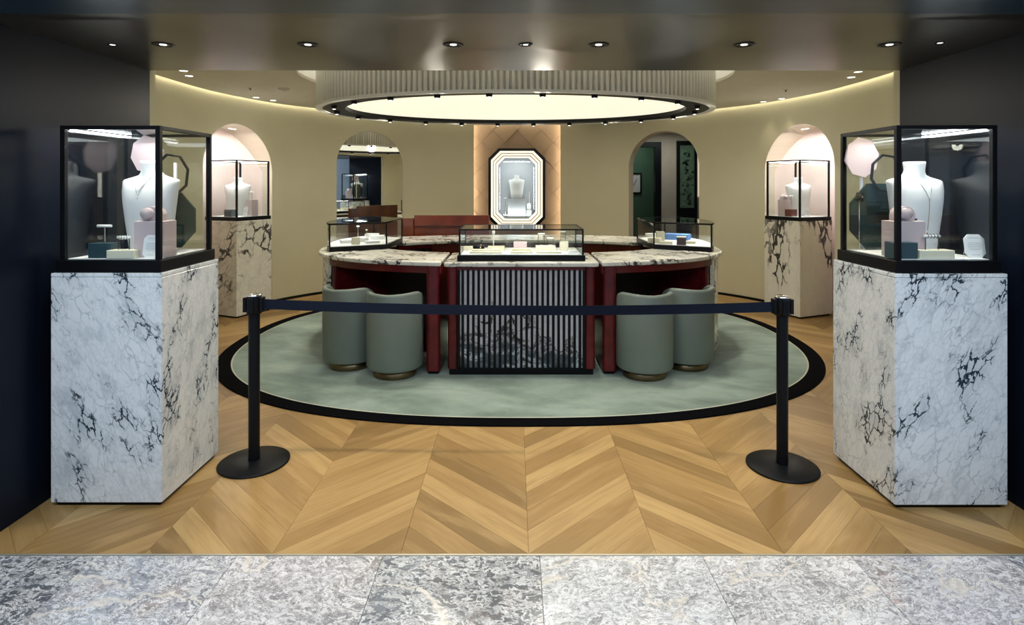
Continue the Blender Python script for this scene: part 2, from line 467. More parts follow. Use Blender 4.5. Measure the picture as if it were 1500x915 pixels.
# ------------------------------------------------------------------ mesh helpers
class MB:
    def __init__(s):
        s.v = []
        s.f = []
        s.smooth = set()

    def add(s, vs, fs, smooth=False):
        o = len(s.v)
        s.v += [tuple(p) for p in vs]
        for f in fs:
            if smooth:
                s.smooth.add(len(s.f))
            s.f.append(tuple(i + o for i in f))
        return s

    def box(s, x0, x1, y0, y1, z0, z1, rot=0.0, c=None):
        vs = [(x, y, z) for z in (z0, z1) for (x, y) in ((x0, y0), (x1, y0), (x1, y1), (x0, y1))]
        if rot:
            cx, cy = c if c else ((x0 + x1) / 2, (y0 + y1) / 2)
            ca, sa = math.cos(rot), math.sin(rot)
            vs = [(cx + (x - cx) * ca - (y - cy) * sa, cy + (x - cx) * sa + (y - cy) * ca, z) for x, y, z in vs]
        return s.add(vs, [(3, 2, 1, 0), (4, 5, 6, 7), (0, 1, 5, 4), (1, 2, 6, 5), (2, 3, 7, 6), (3, 0, 4, 7)])

    def prism(s, poly, z0, z1, smooth=False):
        """poly counter-clockwise from above"""
        a = sum(poly[i][0] * poly[(i + 1) % len(poly)][1] - poly[(i + 1) % len(poly)][0] * poly[i][1] for i in range(len(poly)))
        if a < 0:
            poly = poly[::-1]
        n = len(poly)
        vs = [(x, y, z0) for x, y in poly] + [(x, y, z1) for x, y in poly]
        s.add(vs, [tuple(range(n - 1, -1, -1)), tuple(range(n, 2 * n))])
        o = len(s.v) - 2 * n
        for i in range(n):
            j = (i + 1) % n
            if smooth:
                s.smooth.add(len(s.f))
            s.f.append((o + i, o + j, o + n + j, o + n + i))
        return s

    def prism_y(s, poly, y0, y1):
        """poly in x,z extruded along y"""
        n = len(poly)
        vs = [(x, y0, z) for x, z in poly] + [(x, y1, z) for x, z in poly]
        s.add(vs, [tuple(range(n)), tuple(range(2 * n - 1, n - 1, -1))] + [(i, n + i, n + (i + 1) % n, (i + 1) % n) for i in range(n)])
        return s

    def lathe(s, prof, seg=32, c=(0, 0), smooth=True, cap=True):
        n = len(prof)
        vs = [(c[0] + r * math.cos(2 * PI * k / seg), c[1] + r * math.sin(2 * PI * k / seg), z) for (r, z) in prof for k in range(seg)]
        fs = [(i * seg + k, i * seg + (k + 1) % seg, (i + 1) * seg + (k + 1) % seg, (i + 1) * seg + k) for i in range(n - 1) for k in range(seg)]
        s.add(vs, fs, smooth)
        o = len(s.v) - len(vs)
        if cap:
            s.f.append(tuple(o + k for k in range(seg - 1, -1, -1)))
            s.f.append(tuple(o + (n - 1) * seg + k for k in range(seg)))
        return s

    def tube(s, pts, r, seg=8, closed=False):
        pts = [Vector(p) for p in pts]
        n = len(pts)
        rings = []
        for i, p in enumerate(pts):
            a = pts[(i - 1) % n] if (closed or i > 0) else p
            b = pts[(i + 1) % n] if (closed or i < n - 1) else p
            t = (b - a).normalized()
            up = Vector((0, 0, 1)) if abs(t.z) < 0.95 else Vector((1, 0, 0))
            u = t.cross(up).normalized()
            w = u.cross(t).normalized()
            rings.append([p + (u * math.cos(2 * PI * k / seg) + w * math.sin(2 * PI * k / seg)) * r for k in range(seg)])
        vs = [q for ring in rings for q in ring]
        m = n if closed else n - 1
        fs = [(i * seg + k, i * seg + (k + 1) % seg, ((i + 1) % n) * seg + (k + 1) % seg, ((i + 1) % n) * seg + k) for i in range(m) for k in range(seg)]
        s.add(vs, fs, True)
        if not closed:
            o = len(s.v) - len(vs)
            s.f.append(tuple(o + k for k in range(seg - 1, -1, -1)))
            s.f.append(tuple(o + (n - 1) * seg + k for k in range(seg)))
        return s

    def build(s, name, mat, parent=None, loc=(0, 0, 0), rz=0.0, bevel=0.0, bseg=2, kind=None, label=None, recenter=False):
        me = bpy.data.meshes.new(name)
        v = s.v
        if recenter:
            xs = [p[0] for p in v]; ys = [p[1] for p in v]; zs = [p[2] for p in v]
            c = ((min(xs) + max(xs)) / 2, (min(ys) + max(ys)) / 2, min(zs))
            v = [(p[0] - c[0], p[1] - c[1], p[2] - c[2]) for p in v]
            loc = c
        me.from_pydata(v, [], s.f)
        for i in s.smooth:
            if i < len(me.polygons):
                me.polygons[i].use_smooth = True
        bm = bmesh.new()
        bm.from_mesh(me)
        bmesh.ops.recalc_face_normals(bm, faces=bm.faces)
        if bevel:
            ed = [e for e in bm.edges if len(e.link_faces) == 2 and e.calc_face_angle(0) > 0.6]
            bmesh.ops.bevel(bm, geom=ed, offset=bevel, segments=bseg, profile=0.5, affect='EDGES')
        bm.to_mesh(me)
        bm.free()
        me.materials.append(mat)
        o = bpy.data.objects.new(name, me)
        COL.objects.link(o)
        o.location = loc
        o.rotation_euler[2] = rz
        if parent:
            o.parent = parent
        if kind:
            o['kind'] = kind
        if label:
            o['label'] = label
        return o


def tag(o, label, cat, group=None):
    o['label'] = label
    o['category'] = cat
    if group:
        o['group'] = group
    return o


def thing(name, label, cat, loc=(0, 0, 0), rz=0.0, group=None):
    o = bpy.data.objects.new(name, None)
    COL.objects.link(o)
    o.empty_display_size = 0.1
    o.location = loc
    o.rotation_euler[2] = rz
    bpy.context.view_layer.update() if False else None
    return tag(o, label, cat, group)


def struct(o):
    o['kind'] = 'structure'
    return o


def kids(o):
    return [c for c in bpy.data.objects if c.parent == o]


def dup(root, loc, rz=None, label=None, group=None):
    tree = {}
    for c in bpy.data.objects:
        if c.parent:
            tree.setdefault(c.parent.name, []).append(c)

    def rec(o, parent):
        n = o.copy()
        COL.objects.link(n)
        if parent:
            n.parent = parent
        for c in tree.get(o.name, []):
            rec(c, n)
        return n
    r = rec(root, None)
    r.location = loc
    if rz is not None:
        r.rotation_euler[2] = rz
    if label:
        r['label'] = label
    if group:
        r['group'] = group
    return r


def catmull(P, n=10):
    out = []
    for i in range(len(P) - 1):
        p0 = P[max(i - 1, 0)]; p1 = P[i]; p2 = P[i + 1]; p3 = P[min(i + 2, len(P) - 1)]
        for k in range(n):
            t = k / n
            out.append(tuple(0.5 * ((2 * b) + (-a + c) * t + (2 * a - 5 * b + 4 * c - d) * t * t + (-a + 3 * b - 3 * c + d) * t ** 3) for a, b, c, d in zip(p0, p1, p2, p3)))
    out.append(tuple(P[-1]))
    return out


def sup(c, a, b, n, phi):
    cs, sn = math.cos(phi), math.sin(phi)
    r = 1.0 / ((abs(cs) / a) ** n + (abs(sn) / b) ** n) ** (1.0 / n)
    return (c[0] + r * cs, c[1] + r * sn)


def supring(c, a, b, n, seg):
    """points evenly spaced along the superellipse"""
    raw = [sup(c, a, b, n, 2 * PI * k / 1440) for k in range(1440)]
    L = [0.0]
    for i in range(1440):
        p, q = raw[i], raw[(i + 1) % 1440]
        L.append(L[-1] + math.hypot(q[0] - p[0], q[1] - p[1]))
    out = []
    j = 0
    for k in range(seg):
        t = L[-1] * k / seg
        while L[j + 1] < t:
            j += 1
        f = (t - L[j]) / (L[j + 1] - L[j])
        p, q = raw[j], raw[(j + 1) % 1440]
        out.append((p[0] + (q[0] - p[0]) * f, p[1] + (q[1] - p[1]) * f))
    return out


# ------------------------------------------------------------------ large structure
HC = 2.70      # room ceiling
HS = 2.34      # portal soffit
XL, XR = -2.37, 2.50
YP = 3.77      # inner end of the portal
XC = 0.055

# ---- curved wall of the showroom: half plan mirrored about XC
half = [(3.42, 3.86), (3.60, 4.8), (3.69, 5.7), (3.67, 6.7), (3.52, 7.4), (3.28, 7.98), (2.88, 8.5), (2.42, 8.90), (1.8, 9.25), (1.0, 9.55), (0.0, 9.68)]
hc = catmull(half, 24)
plan = [(-x + XC, y) for x, y in hc] + [(x + XC, y) for x, y in hc[::-1][1:]]
S = [0.0]
for p, q in zip(plan, plan[1:]):
    S.append(S[-1] + math.hypot(q[0] - p[0], q[1] - p[1]))


def at_s(s):
    lo, hi = 0, len(S) - 1
    s = max(0, min(S[-1] - 1e-6, s))
    while hi - lo > 1:
        m = (lo + hi) // 2
        if S[m] <= s:
            lo = m
        else:
            hi = m
    f = (s - S[lo]) / (S[hi] - S[lo])
    p, q = plan[lo], plan[hi]
    return Vector((p[0] + (q[0] - p[0]) * f, p[1] + (q[1] - p[1]) * f, 0))


def s_ratio(r, lo=0.0, hi=None):
    """arc length at which x/y equals r (increases monotonically along the wall)"""
    lo = 0.5
    hi = S[-1] - 0.5
    for _ in range(60):
        m = (lo + hi) / 2
        p = at_s(m)
        if p.x / p.y < r:
            lo = m
        else:
            hi = m
    return (lo + hi) / 2


def s_px(px):
    return s_ratio((px - 754) / 850)


HTOP = HC + 0.12
# kind, s0, s1, top of arch
nl = (s_px(297), s_px(398.5), 2.36)
ml = (s_px(493), s_px(590), 2.42)
cl = (s_px(694), s_px(821), HTOP)
pr = (s_px(921), s_px(1024), 2.43)
nr = (s_px(1120.5), s_px(1223), 2.36)
arches = [nl, ml, pr, nr]


def arch_z(a, s):
    r = (a[1] - a[0]) / 2
    sc = (a[0] + a[1]) / 2
    rr = min(r, 0.62)
    return a[2] - r + math.sqrt(max(0.0, r * r - (s - sc) ** 2))


ss = set(i * 0.04 for i in range(int(S[-1] / 0.04) + 1))
ss.add(S[-1])
for a in arches:
    for k in range(33):
        ss.add((a[0] + a[1]) / 2 - (a[1] - a[0]) / 2 * math.cos(PI * k / 32))
ss.update([cl[0], cl[1]])
ss = sorted(ss)
mw = MB()
for s0, s1 in zip(ss, ss[1:]):
    if s1 - s0 < 1e-5:
        continue
    mid = (s0 + s1) / 2
    p, q = at_s(s0), at_s(s1)
    if cl[0] < mid < cl[1]:
        continue
    b0 = b1 = 0.0
    for a in arches:
        if a[0] < mid < a[1]:
            b0, b1 = arch_z(a, s0), arch_z(a, s1)
    mw.add([(p.x, p.y, b0), (q.x, q.y, b1), (q.x, q.y, HTOP), (p.x, p.y, HTOP)], [(0, 1, 2, 3)], True)
wall = struct(mw.build('wall_back', M['wall']))

# front wall of the showroom on both sides of the portal (seen from inside, and in the mirror)
mw = MB()
mw.box(-3.7, XL - 0.02, YP + 0.02, YP + 0.09, 0, HTOP)
struct(mw.build('wall_front', M['wall']))
mw = MB()
mw.box(XR + 0.02, 3.8, YP + 0.02, YP + 0.09, 0, HTOP)
struct(mw.build('wall_front', M['wall']))
mw = MB()
mw.box(XL - 0.02, XR + 0.02, YP + 0.02, YP + 0.09, HS + 0.02, HTOP)
struct(mw.build('wall_front', M['wall']))

# portal side walls, three tall lacquer panels a side
for nm, x0, x1 in (('wall_left', XL - 0.12, XL), ('wall_right', XR, XR + 0.12)):
    m_ = MB()
    m_.box(x0 - (0.0 if x0 > 0 else 0.02), x1 + (0.02 if x0 > 0 else 0.0), 2.45, YP, 0, 3.3)
    w = struct(m_.build(nm, M['navy'], bevel=0.003))

# portal soffit
m_ = MB()
m_.box(XL, XR, 2.605, YP, HS, HS + 0.1)
struct(m_.build('ceiling', M['bronze'], bevel=0.002))
m_ = MB()
m_.box(XL, XR, 2.492, 2.601, HS - 0.003, HS + 0.1)
struct(m_.build('trim_1', M['bronze'], bevel=0.002))
m_ = MB()
m_.box(XL, XR, 2.20, 2.488, HS - 0.008, 3.3)
struct(m_.build('trim_2', M['fascia'], bevel=0.002))
# shopfront lining outside the portal
m_ = MB().box(-9, XL - 0.14, 2.30, 2.44, 0, 3.3)
struct(m_.build('wall_outer', M['fascia']))
m_ = MB().box(XR + 0.14, 9, 2.30, 2.44, 0, 3.3)
struct(m_.build('wall_outer', M['fascia']))
# mall ceiling above the photographer
m_ = MB()
m_.box(-9, 9, -5, 2.2, 3.3, 3.4)
struct(m_.build('ceiling', M['mallceil']))

m_ = MB().box(-9, 9, -5.1, -5.0, 0, 3.3)
struct(m_.build('wall_mall', simple('mall_wall', (0.45, 0.52, 0.60), 0.6, var=0.05)))

# ---- room ceiling with an oval hole, edge gap left for the added wall wash
CD = (0.0 + 0.01, 6.02)          # centre of the drum
DA, DB, DN = 2.0, 1.30, 2.1


def room_outline(inset, n=160):
    pts = []
    for k in range(n + 1):
        s = S[-1] * k / n
        p = at_s(s)
        a, b = at_s(s - 0.02), at_s(s + 0.02)
        t = (b - a).normalized()
        nrm = Vector((t.y, -t.x, 0))      # inward
        if (Vector((XC, 6.3, 0)) - p).dot(nrm) < 0:
            nrm = -nrm
        q = p + nrm * inset
        pts.append((q.x, max(q.y, YP + 0.09)))
    return pts


def plate_with_hole(outer, hole, z0, z1):
    """outer and hole as closed polylines: match by angle from the hole's centre"""
    c = CD
    NS = 256
    mb = MB()

    def hit(poly, ang):
        dx, dy = math.cos(ang), math.sin(ang)
        best = None
        n = len(poly)
        for i in range(n):
            x1, y1 = poly[i][0] - c[0], poly[i][1] - c[1]
            x2, y2 = poly[(i + 1) % n][0] - c[0], poly[(i + 1) % n][1] - c[1]
            ex, ey = x2 - x1, y2 - y1
            den = dx * ey - dy * ex
            if abs(den) < 1e-9:
                continue
            t = (x1 * ey - y1 * ex) / den
            u = (x1 * dy - y1 * dx) / den
            if t > 0 and -1e-6 <= u <= 1 + 1e-6:
                best = t if best is None else max(best, t)
        return (c[0] + dx * best, c[1] + dy * best)
    O = [hit(outer, 2 * PI * (k + .37) / NS) for k in range(NS)]
    I = [hit(hole, 2 * PI * (k + .37) / NS) for k in range(NS)]
    vs = []
    for P in (O, I):
        for z in (z0, z1):
            vs += [(x, y, z) for x, y in P]
    fs = []
    for k in range(NS):
        j = (k + 1) % NS
        o0, o1, i0, i1 = 0, NS, 2 * NS, 3 * NS
        fs += [(o0 + k, o0 + j, i0 + j, i0 + k), (o1 + k, i1 + k, i1 + j, o1 + j), (o0 + k, o1 + k, o1 + j, o0 + j), (i0 + k, i0 + j, i1 + j, i1 + k)]
    mb.add(vs, fs)
    return mb


hole = [sup(CD, DA + 0.19, DB + 0.19, DN, 2 * PI * k / 200) for k in range(200)]
struct(plate_with_hole(room_outline(0.035), hole, HC, HC + 0.03).build('ceiling', M['ceil']))
# glowing strip added above the ceiling edge to brighten the wall top
m_ = MB()
o1 = room_outline(0.0, 120)
o2 = room_outline(0.10, 120)
for i in range(120):
    a, b, c_, d = o1[i], o1[i + 1], o2[i + 1], o2[i]
    m_.add([(a[0], a[1], HTOP - 0.005), (b[0], b[1], HTOP - 0.005), (c_[0], c_[1], HTOP - 0.005), (d[0], d[1], HTOP - 0.005)], [(0, 1, 2, 3)])
tag(m_.build('glow_strip', M['slot']), 'thin glowing strip added to brighten the top of the curved cream wall', 'light')
# cove above the drum: white upstand and lid
m_ = MB()
up = supring(CD, DA + 0.25, DB + 0.25, DN, 128)
for k in range(128):
    p, q = up[k], up[(k + 1) % 128]
    m_.add([(p[0], p[1], HC + 0.03), (q[0], q[1], HC + 0.03), (q[0], q[1], 3.1), (p[0], p[1], 3.1)], [(0, 1, 2, 3)], True)
m_.add([(x, y, 3.1) for x, y in up], [tuple(range(128))])
struct(m_.build('trim_3', M['whitepaint']))

# ---- niches
def niche(a, side, flag):
    sc = (a[0] + a[1]) / 2
    p0, p1 = at_s(a[0]), at_s(a[1])
    t = (p1 - p0).normalized()
    out = Vector((-t.y, t.x, 0))
    if out.dot(Vector((XC, 6.3, 0)) - p0) > 0:
        out = -out
    r = (a[1] - a[0]) / 2
    K = 32
    us = [-math.cos(PI * k / K) for k in range(K + 1)]

    def back(u, z):
        s = sc + u * r
        p = at_s(s)
        dep = 0.16 + 0.30 * math.sqrt(max(0, 1 - abs(u) ** 2.4))
        base = (p0 + p1) / 2 + t * (u * (p1 - p0).length / 2)
        q = base + out * dep
        return (q.x, q.y, z)
    mb = MB()
    for u0, u1 in zip(us, us[1:]):
        z0, z1 = arch_z(a, sc + u0 * r), arch_z(a, sc + u1 * r)
        R = 1
        mb.add([back(u0, 0), back(u1, 0), back(u1, z1), back(u0, z0)], [(0, 1, 2, 3)], True)
    # merge the strips so the shading is smooth
    ob = struct(mb.build('wall_%s' % side, M['pink']))
    rv = MB()
    for u0, u1 in zip(us, us[1:]):
        s0, s1 = sc + u0 * r, sc + u1 * r
        z0, z1 = arch_z(a, s0), arch_z(a, s1)
        f0, f1 = at_s(s0), at_s(s1)
        rv.add([(f0.x, f0.y, z0), (f1.x, f1.y, z1), back(u1, z1), back(u0, z0)], [(0, 1, 2, 3)], True)
    for u in (-1, 1):
        f = at_s(sc + u * r)
        z = arch_z(a, sc + u * r)
        b = back(u, 0)
        rv.add([(f.x, f.y, 0), (b[0], b[1], 0), (b[0], b[1], z), (f.x, f.y, z)], [(0, 1, 2, 3)])
    struct(rv.build('trim_%d' % (4 if side == 'left_niche' else 5), M['reveal']))
    # points along the arch edge, not drawn
    lp = []
    for u in us[2:-2]:
        s0 = sc + u * r * 0.97
        z0 = arch_z(a, s0) - 0.03
        b = back(u * 0.97, z0)
        f = at_s(s0)
        lp.append((f.x * 0.45 + b[0] * 0.55, f.y * 0.45 + b[1] * 0.55, z0))
    mid = (p0 + p1) / 2 + out * 0.12
    root = thing('niche_light', 'warm light glowing inside the arched blush niche at the %s' % flag, 'light', (mid.x, mid.y, a[2] - 0.06))
    m2 = MB().box(-0.06, 0.06, -0.005, 0.005, -0.003, 0.003)  # small fixture added to carry the niche's glow
    m2.build('diffuser', M['softlens'], root, rz=math.atan2(t.y, t.x))
    l = lamp('niche_lamp', 'AREA', (0, 0, -0.02), 11, (1.0, 0.93, 0.89), 0.35, 0.06)
    l.rotation_euler = (0, 0, math.atan2(t.y, t.x))
    l.parent = root
    return mid, t, out


niche(nl, 'left_niche', 'left')
niche(nr, 'right_niche', 'right')

# ---- arched mirror (left of the centre) and open arch (right of it)
def flat_arch(a, nrm_deg, rec, name, depth_reveal, through=False):
    sc = (a[0] + a[1]) / 2
    r = (a[1] - a[0]) / 2
    pc = at_s(sc)
    ang = D2(nrm_deg)
    n = Vector((math.sin(ang), -math.cos(ang), 0))        # faces the room
    us = [-math.cos(PI * k / 32) for k in range(33)]
    # plane far enough back to stay behind the wall everywhere
    dd = min((at_s(sc + u * r) - pc).dot(n) for u in us) - rec
    pts = []
    for u in us:
        f = at_s(sc + u * r)
        z = arch_z(a, sc + u * r)
        k = (f - pc).dot(n) - dd
        b = f - n * k
        pts.append((f, b, z))
    rv = MB()
    for (f0, b0, z0), (f1, b1, z1) in zip(pts, pts[1:]):
        rv.add([(f0.x, f0.y, z0), (f1.x, f1.y, z1), (b1.x, b1.y, z1), (b0.x, b0.y, z0)], [(0, 1, 2, 3)], True)
    for f, b, z in (pts[0], pts[-1]):
        rv.add([(f.x, f.y, 0), (b.x, b.y, 0), (b.x, b.y, z), (f.x, f.y, z)], [(0, 1, 2, 3)])
    struct(rv.build(name, M['reveal']))
    return pts, n


pts, n = flat_arch(ml, 27, 0.012, 'trim_6', 0)
mm = MB()
poly = [(b.x, b.y, 0.02) for f, b, z in (pts[0], pts[-1])]
front = [(pts[0][1].x, pts[0][1].y, 0.0)] + [(b.x, b.y, z) for f, b, z in pts] + [(pts[-1][1].x, pts[-1][1].y, 0.0)]
k = len(front)
bk = [(x - n.x * 0.012, y - n.y * 0.012, z) for x, y, z in front]
mm.add(front + bk, [tuple(range(k)), tuple(range(2 * k - 1, k - 1, -1))] + [(i, (i + 1) % k, k + (i + 1) % k, k + i) for i in range(k)])
tag(mm.build('arched_mirror', M['mirror']), 'tall arched mirror set into the cream wall left of the centre, reflecting the shopfront', 'mirror')

pts, n = flat_arch(pr, -25, 0.30, 'trim_7', 0)

# ---- centre recess with warm veneer panels
pA, pB = at_s(cl[0]), at_s(cl[1])
yb = max(pA.y, pB.y) + 0.14
m_ = MB()
m_.box(pA.x - 0.10, pB.x + 0.10, yb + 0.012, yb + 0.05, 0, HTOP)
for sx, p in ((-1, pA), (1, pB)):
    x0, x1 = sorted((p.x + sx * 0.10, p.x + sx * 0.12))
    m_.box(x0, x1, p.y - 0.0, yb + 0.012, 0, HTOP)
colm = struct(m_.build('wall_centre', M['veneer']))
# diamond cut veneer leaves
cw = (pB.x - pA.x + 0.18) / 4.0
chh = 0.42
count = 0


def clip_poly(poly, fn):
    out = []
    n = len(poly)
    for i in range(n):
        a, b = poly[i], poly[(i + 1) % n]
        fa, fb = fn(a), fn(b)
        if fa >= 0:
            out.append(a)
        if (fa >= 0) != (fb >= 0):
            t = fa / (fa - fb)
            out.append((a[0] + (b[0] - a[0]) * t, a[1] + (b[1] - a[1]) * t))
    return out


xa, xb = pA.x - 0.09, pB.x + 0.09
for i in range(5):
    for j in range(-1, 9):
        for o_ in (0, 1):
            cx = xa + cw * (i + 0.5 * o_)
            cz = 0.2 + chh * (j + 0.5 * o_)
            g = 0.005
            P = [(cx - cw / 2 + g, cz), (cx, cz - chh / 2 + g), (cx + cw / 2 - g, cz), (cx, cz + chh / 2 - g)]
            P = clip_poly(P, lambda p: p[0] - xa)
            P = clip_poly(P, lambda p: xb - p[0]) if P else P
            P = clip_poly(P, lambda p: p[1] - 0.0) if P else P
            P = clip_poly(P, lambda p: HTOP - p[1]) if P else P
            if len(P) < 3:
                continue
            mb = MB()
            tw = 0.0045 * ((i * 2 + j + o_) % 3)
            mb.prism_y(P, yb - 0.004 - tw, yb + 0.012)
            ka, kb = random.uniform(-0.05, 0.05), random.uniform(-0.02, 0.02)
            mb.v = [(x, y + (ka * (x - cx) + kb * (z - cz) if y < yb else 0), z) for x, y, z in mb.v]
            mb.build('veneer_panel', M['veneer'], colm)
# led lines behind the edges of the cream wall
for sx, p, lb in ((-1, pA, 'left'), (1, pB, 'right')):
    m_ = MB().box(p.x + sx * 0.085 - 0.01, p.x + sx * 0.085 + 0.01, p.y + 0.02, p.y + 0.05, 0.0, HC)
    tag(m_.build('strip_light', M['ledwarm']), 'warm vertical light line along the %s edge of the veneer column' % lb, 'light')

# baseboard along the curved wall (dark)
m_ = MB()
for s0, s1 in zip(ss, ss[1:]):
    mid = (s0 + s1) / 2
    if s1 - s0 < 1e-5 or any(a[0] < mid < a[1] for a in arches) or cl[0] < mid < cl[1]:
        continue
    p, q = at_s(s0), at_s(s1)
    t = (q - p).normalized()
    nn = Vector((t.y, -t.x, 0))
    if (Vector((XC, 6.3, 0)) - p).dot(nn) < 0:
        nn = -nn
    a, b = p + nn * 0.012, q + nn * 0.012
    m_.add([(a.x, a.y, 0), (b.x, b.y, 0), (b.x, b.y, 0.035), (a.x, a.y, 0.035), (p.x, p.y, 0.035), (q.x, q.y, 0.035)], [(0, 1, 2, 3), (3, 2, 5, 4)])
struct(m_.build('baseboard_back', M['black']))

# ---- the floor: screed, oak chevron planks, threshold strip, grey stone slabs
YF = 2.515
m_ = MB()
m_.add([(-5, -5, -0.03), (5, -5, -0.03), (5, 14, -0.03), (-5, 14, -0.03)], [(0, 1, 2, 3)])
floor = struct(m_.build('floor', M['dark_sub']))
CW, PS, X0 = 0.555, 0.168, 0.06
SL = 0.97
nplank = 0
far = {0: MB(), 1: MB()}
cache = {}
FARY = 5.0
for ci in range(-8, 8):
    x0 = X0 + ci * CW
    x1 = x0 + CW
    up_ = (ci % 2 == 0)
    for k in range(-8, 62):
        ya = YF + k * PS
        yL, yR = (ya, ya + CW * SL) if up_ else (ya + CW * SL, ya)
        g = 0.0007
        P = [(x0 + g, yL + g), (x1 - g, yR + g), (x1 - g, yR + PS - g), (x0 + g, yL + PS - g)]
        if max(p[1] for p in P) < YF + 0.001:
            continue
        if (x1 < -4.1 or x0 > 4.2) or min(p[1] for p in P) > 10.2:
            continue
        clipped = False
        if min(p[1] for p in P) < YF:
            P = clip_poly(P, lambda p: p[1] - YF)
            clipped = True
        cy = sum(p[1] for p in P) / len(P)
        cx = (x0 + x1) / 2
        inside_portal = cy < YP + 0.1
        if inside_portal and (x0 < XL or x1 > XR):
            if x1 < XL or x0 > XR:
                continue
            P = clip_poly(P, lambda p: p[0] - XL)
            P = clip_poly(P, lambda p: XR - p[0]) if P else P
            clipped = True
        if len(P) < 3:
            continue
        area = abs(sum(P[i][0] * P[(i + 1) % len(P)][1] - P[(i + 1) % len(P)][0] * P[i][1] for i in range(len(P)))) / 2
        if area < 0.00005:
            continue
        hid = ((cx - 0.045) / 2.6) ** 2 + ((cy - 6.1) / 2.05) ** 2 < 0.80
        mt = M['oak_a'] if up_ else M['oak_b']
        if cy < FARY and nplank < 296 and not hid and abs(cx) < 3.4:
            nplank += 1
            if clipped:
                MB().prism(P, -0.02, 0.0).build('plank', mt, floor, recenter=True)
            else:
                ky = up_
                if ky not in cache:
                    mb = MB().prism([(p[0] - x0, p[1] - ya) for p in P], 0, 0.02)
                    o = mb.build('plank', mt, floor, loc=(x0, ya, -0.02))
                    cache[ky] = o
                else:
                    o = cache[ky].copy()
                    COL.objects.link(o)
                    o.location = (x0, ya, -0.02)
        else:
            far[0 if up_ else 1].prism(P, -0.02, 0.0)
far[0].build('far_planks', M['oak_a'], floor, kind='stuff', label='oak chevron planks rising to the right, deeper in the showroom')
far[1].build('far_planks', M['oak_b'], floor, kind='stuff', label='oak chevron planks falling to the right, deeper in the showroom')

m_ = MB().box(XL, XR, YF - 0.012, YF - 0.001, -0.02, 0.001)
struct(m_.build('trim_8', M['strip']))
# stone slabs of the mall walkway
m_ = MB()
m_.add([(-9, -5, -0.028), (9, -5, -0.028), (9, YF - 0.01, -0.028), (-9, YF - 0.01, -0.028)], [(0, 1, 2, 3)])
mall = struct(m_.build('floor', STONES[1]))
seams = [-3.08, -2.44, -1.80, -1.195, -0.568, 0.107, 0.808, 1.447, 2.11, 2.75, 3.4]
rows = [(YF - 0.0135, YF - 1.30), (YF - 1.30, YF - 2.6), (YF - 2.6, YF - 3.9)]
order = [4, 2, 0, 1, 2, 3, 4, 5, 6, 0]
for ri, (ya, yb_) in enumerate(rows):
    for i in range(len(seams) - 1):
        g = 0.0012
        off = 0 if ri % 2 == 0 else 0.3
        st = STONES[order[(i + 3 * ri) % 10]]
        MB().box(seams[i] + g + off, seams[i + 1] - g + off, yb_ + g, ya - g, -0.025, 0.0).build('stone_slab', st, mall, recenter=True)

# ---- the room seen through the right-hand arch
YR = 11.5
m_ = MB()
m_.box(1.0, 2.06, YR, YR + 0.1, 0, 2.7)
m_.box(2.88, 4.9, YR, YR + 0.1, 0, 2.7)
m_.box(2.06, 2.88, YR, YR + 0.1, 2.40, 2.7)
struct(m_.build('wall_corridor', M['greybeige']))
m_ = MB().box(1.0, 4.9, YR + 1.2, YR + 1.3, 0, 2.7)
struct(m_.build('wall_green', M['greenwall']))
m_ = MB().box(1.0, 1.06, 9.95, YR + 1.2, 0, 2.7)
struct(m_.build('wall_corridor_left', M['greybeige']))
m_ = MB().box(4.84, 4.9, 8.8, YR + 1.2, 0, 2.7)
struct(m_.build('wall_corridor_right', M['whitepaint']))
m_ = MB().box(1.0, 4.9, 9.0, YR + 1.3, 2.7, 2.75)
struct(m_.build('ceiling', M['greybeige']))
m_ = MB()
m_.box(2.06, 2.14, YR - 0.03, YR + 0.12, 0, 2.44)
m_.box(2.78, 2.90, YR - 0.03, YR + 0.12, 0, 2.44)
m_.box(2.14, 2.78, YR - 0.03, YR + 0.12, 2.34, 2.44)
struct(m_.build('door_1', M['black']))
pict = thing('framed_picture', 'small black-framed pale picture on the green wall beyond the arch', 'picture', (2.60, YR + 1.185, 1.40))
fr = MB()
fr.box(-0.17, 0.17, -0.02, 0.012, 0, 0.03); fr.box(-0.17, 0.17, -0.02, 0.012, 0.42, 0.45)
fr.box(-0.17, -0.14, -0.02, 0.012, 0.03, 0.42); fr.box(0.14, 0.17, -0.02, 0.012, 0.03, 0.42)
fr.build('frame', M['black'], pict)
MB().box(-0.14, 0.14, -0.008, 0.010, 0.03, 0.42).build('print', M['paper'], pict)
MB().tube([(-0.05, -0.01, 0.1), (0.0, -0.01, 0.2), (0.06, -0.01, 0.33)], 0.012, 6).build('drawing', M['ink'], pict)
pict = thing('tall_artwork', 'tall black-framed green botanical panel on the greige wall beyond the arch', 'picture', (3.40, YR - 0.002, 0.0))
fr = MB()
fr.box(-0.20, 0.20, -0.05, 0, 0.3, 1.14); fr.box(-0.20, 0.20, -0.05, 0, 2.38, 2.46)
fr.box(-0.20, -0.14, -0.05, 0, 1.14, 2.38); fr.box(0.15, 0.20, -0.05, 0, 1.14, 2.38)
fr.build('frame', M['black'], pict)
MB().box(-0.14, 0.15, -0.02, 0, 1.14, 2.38).build('print', M['art'], pict)
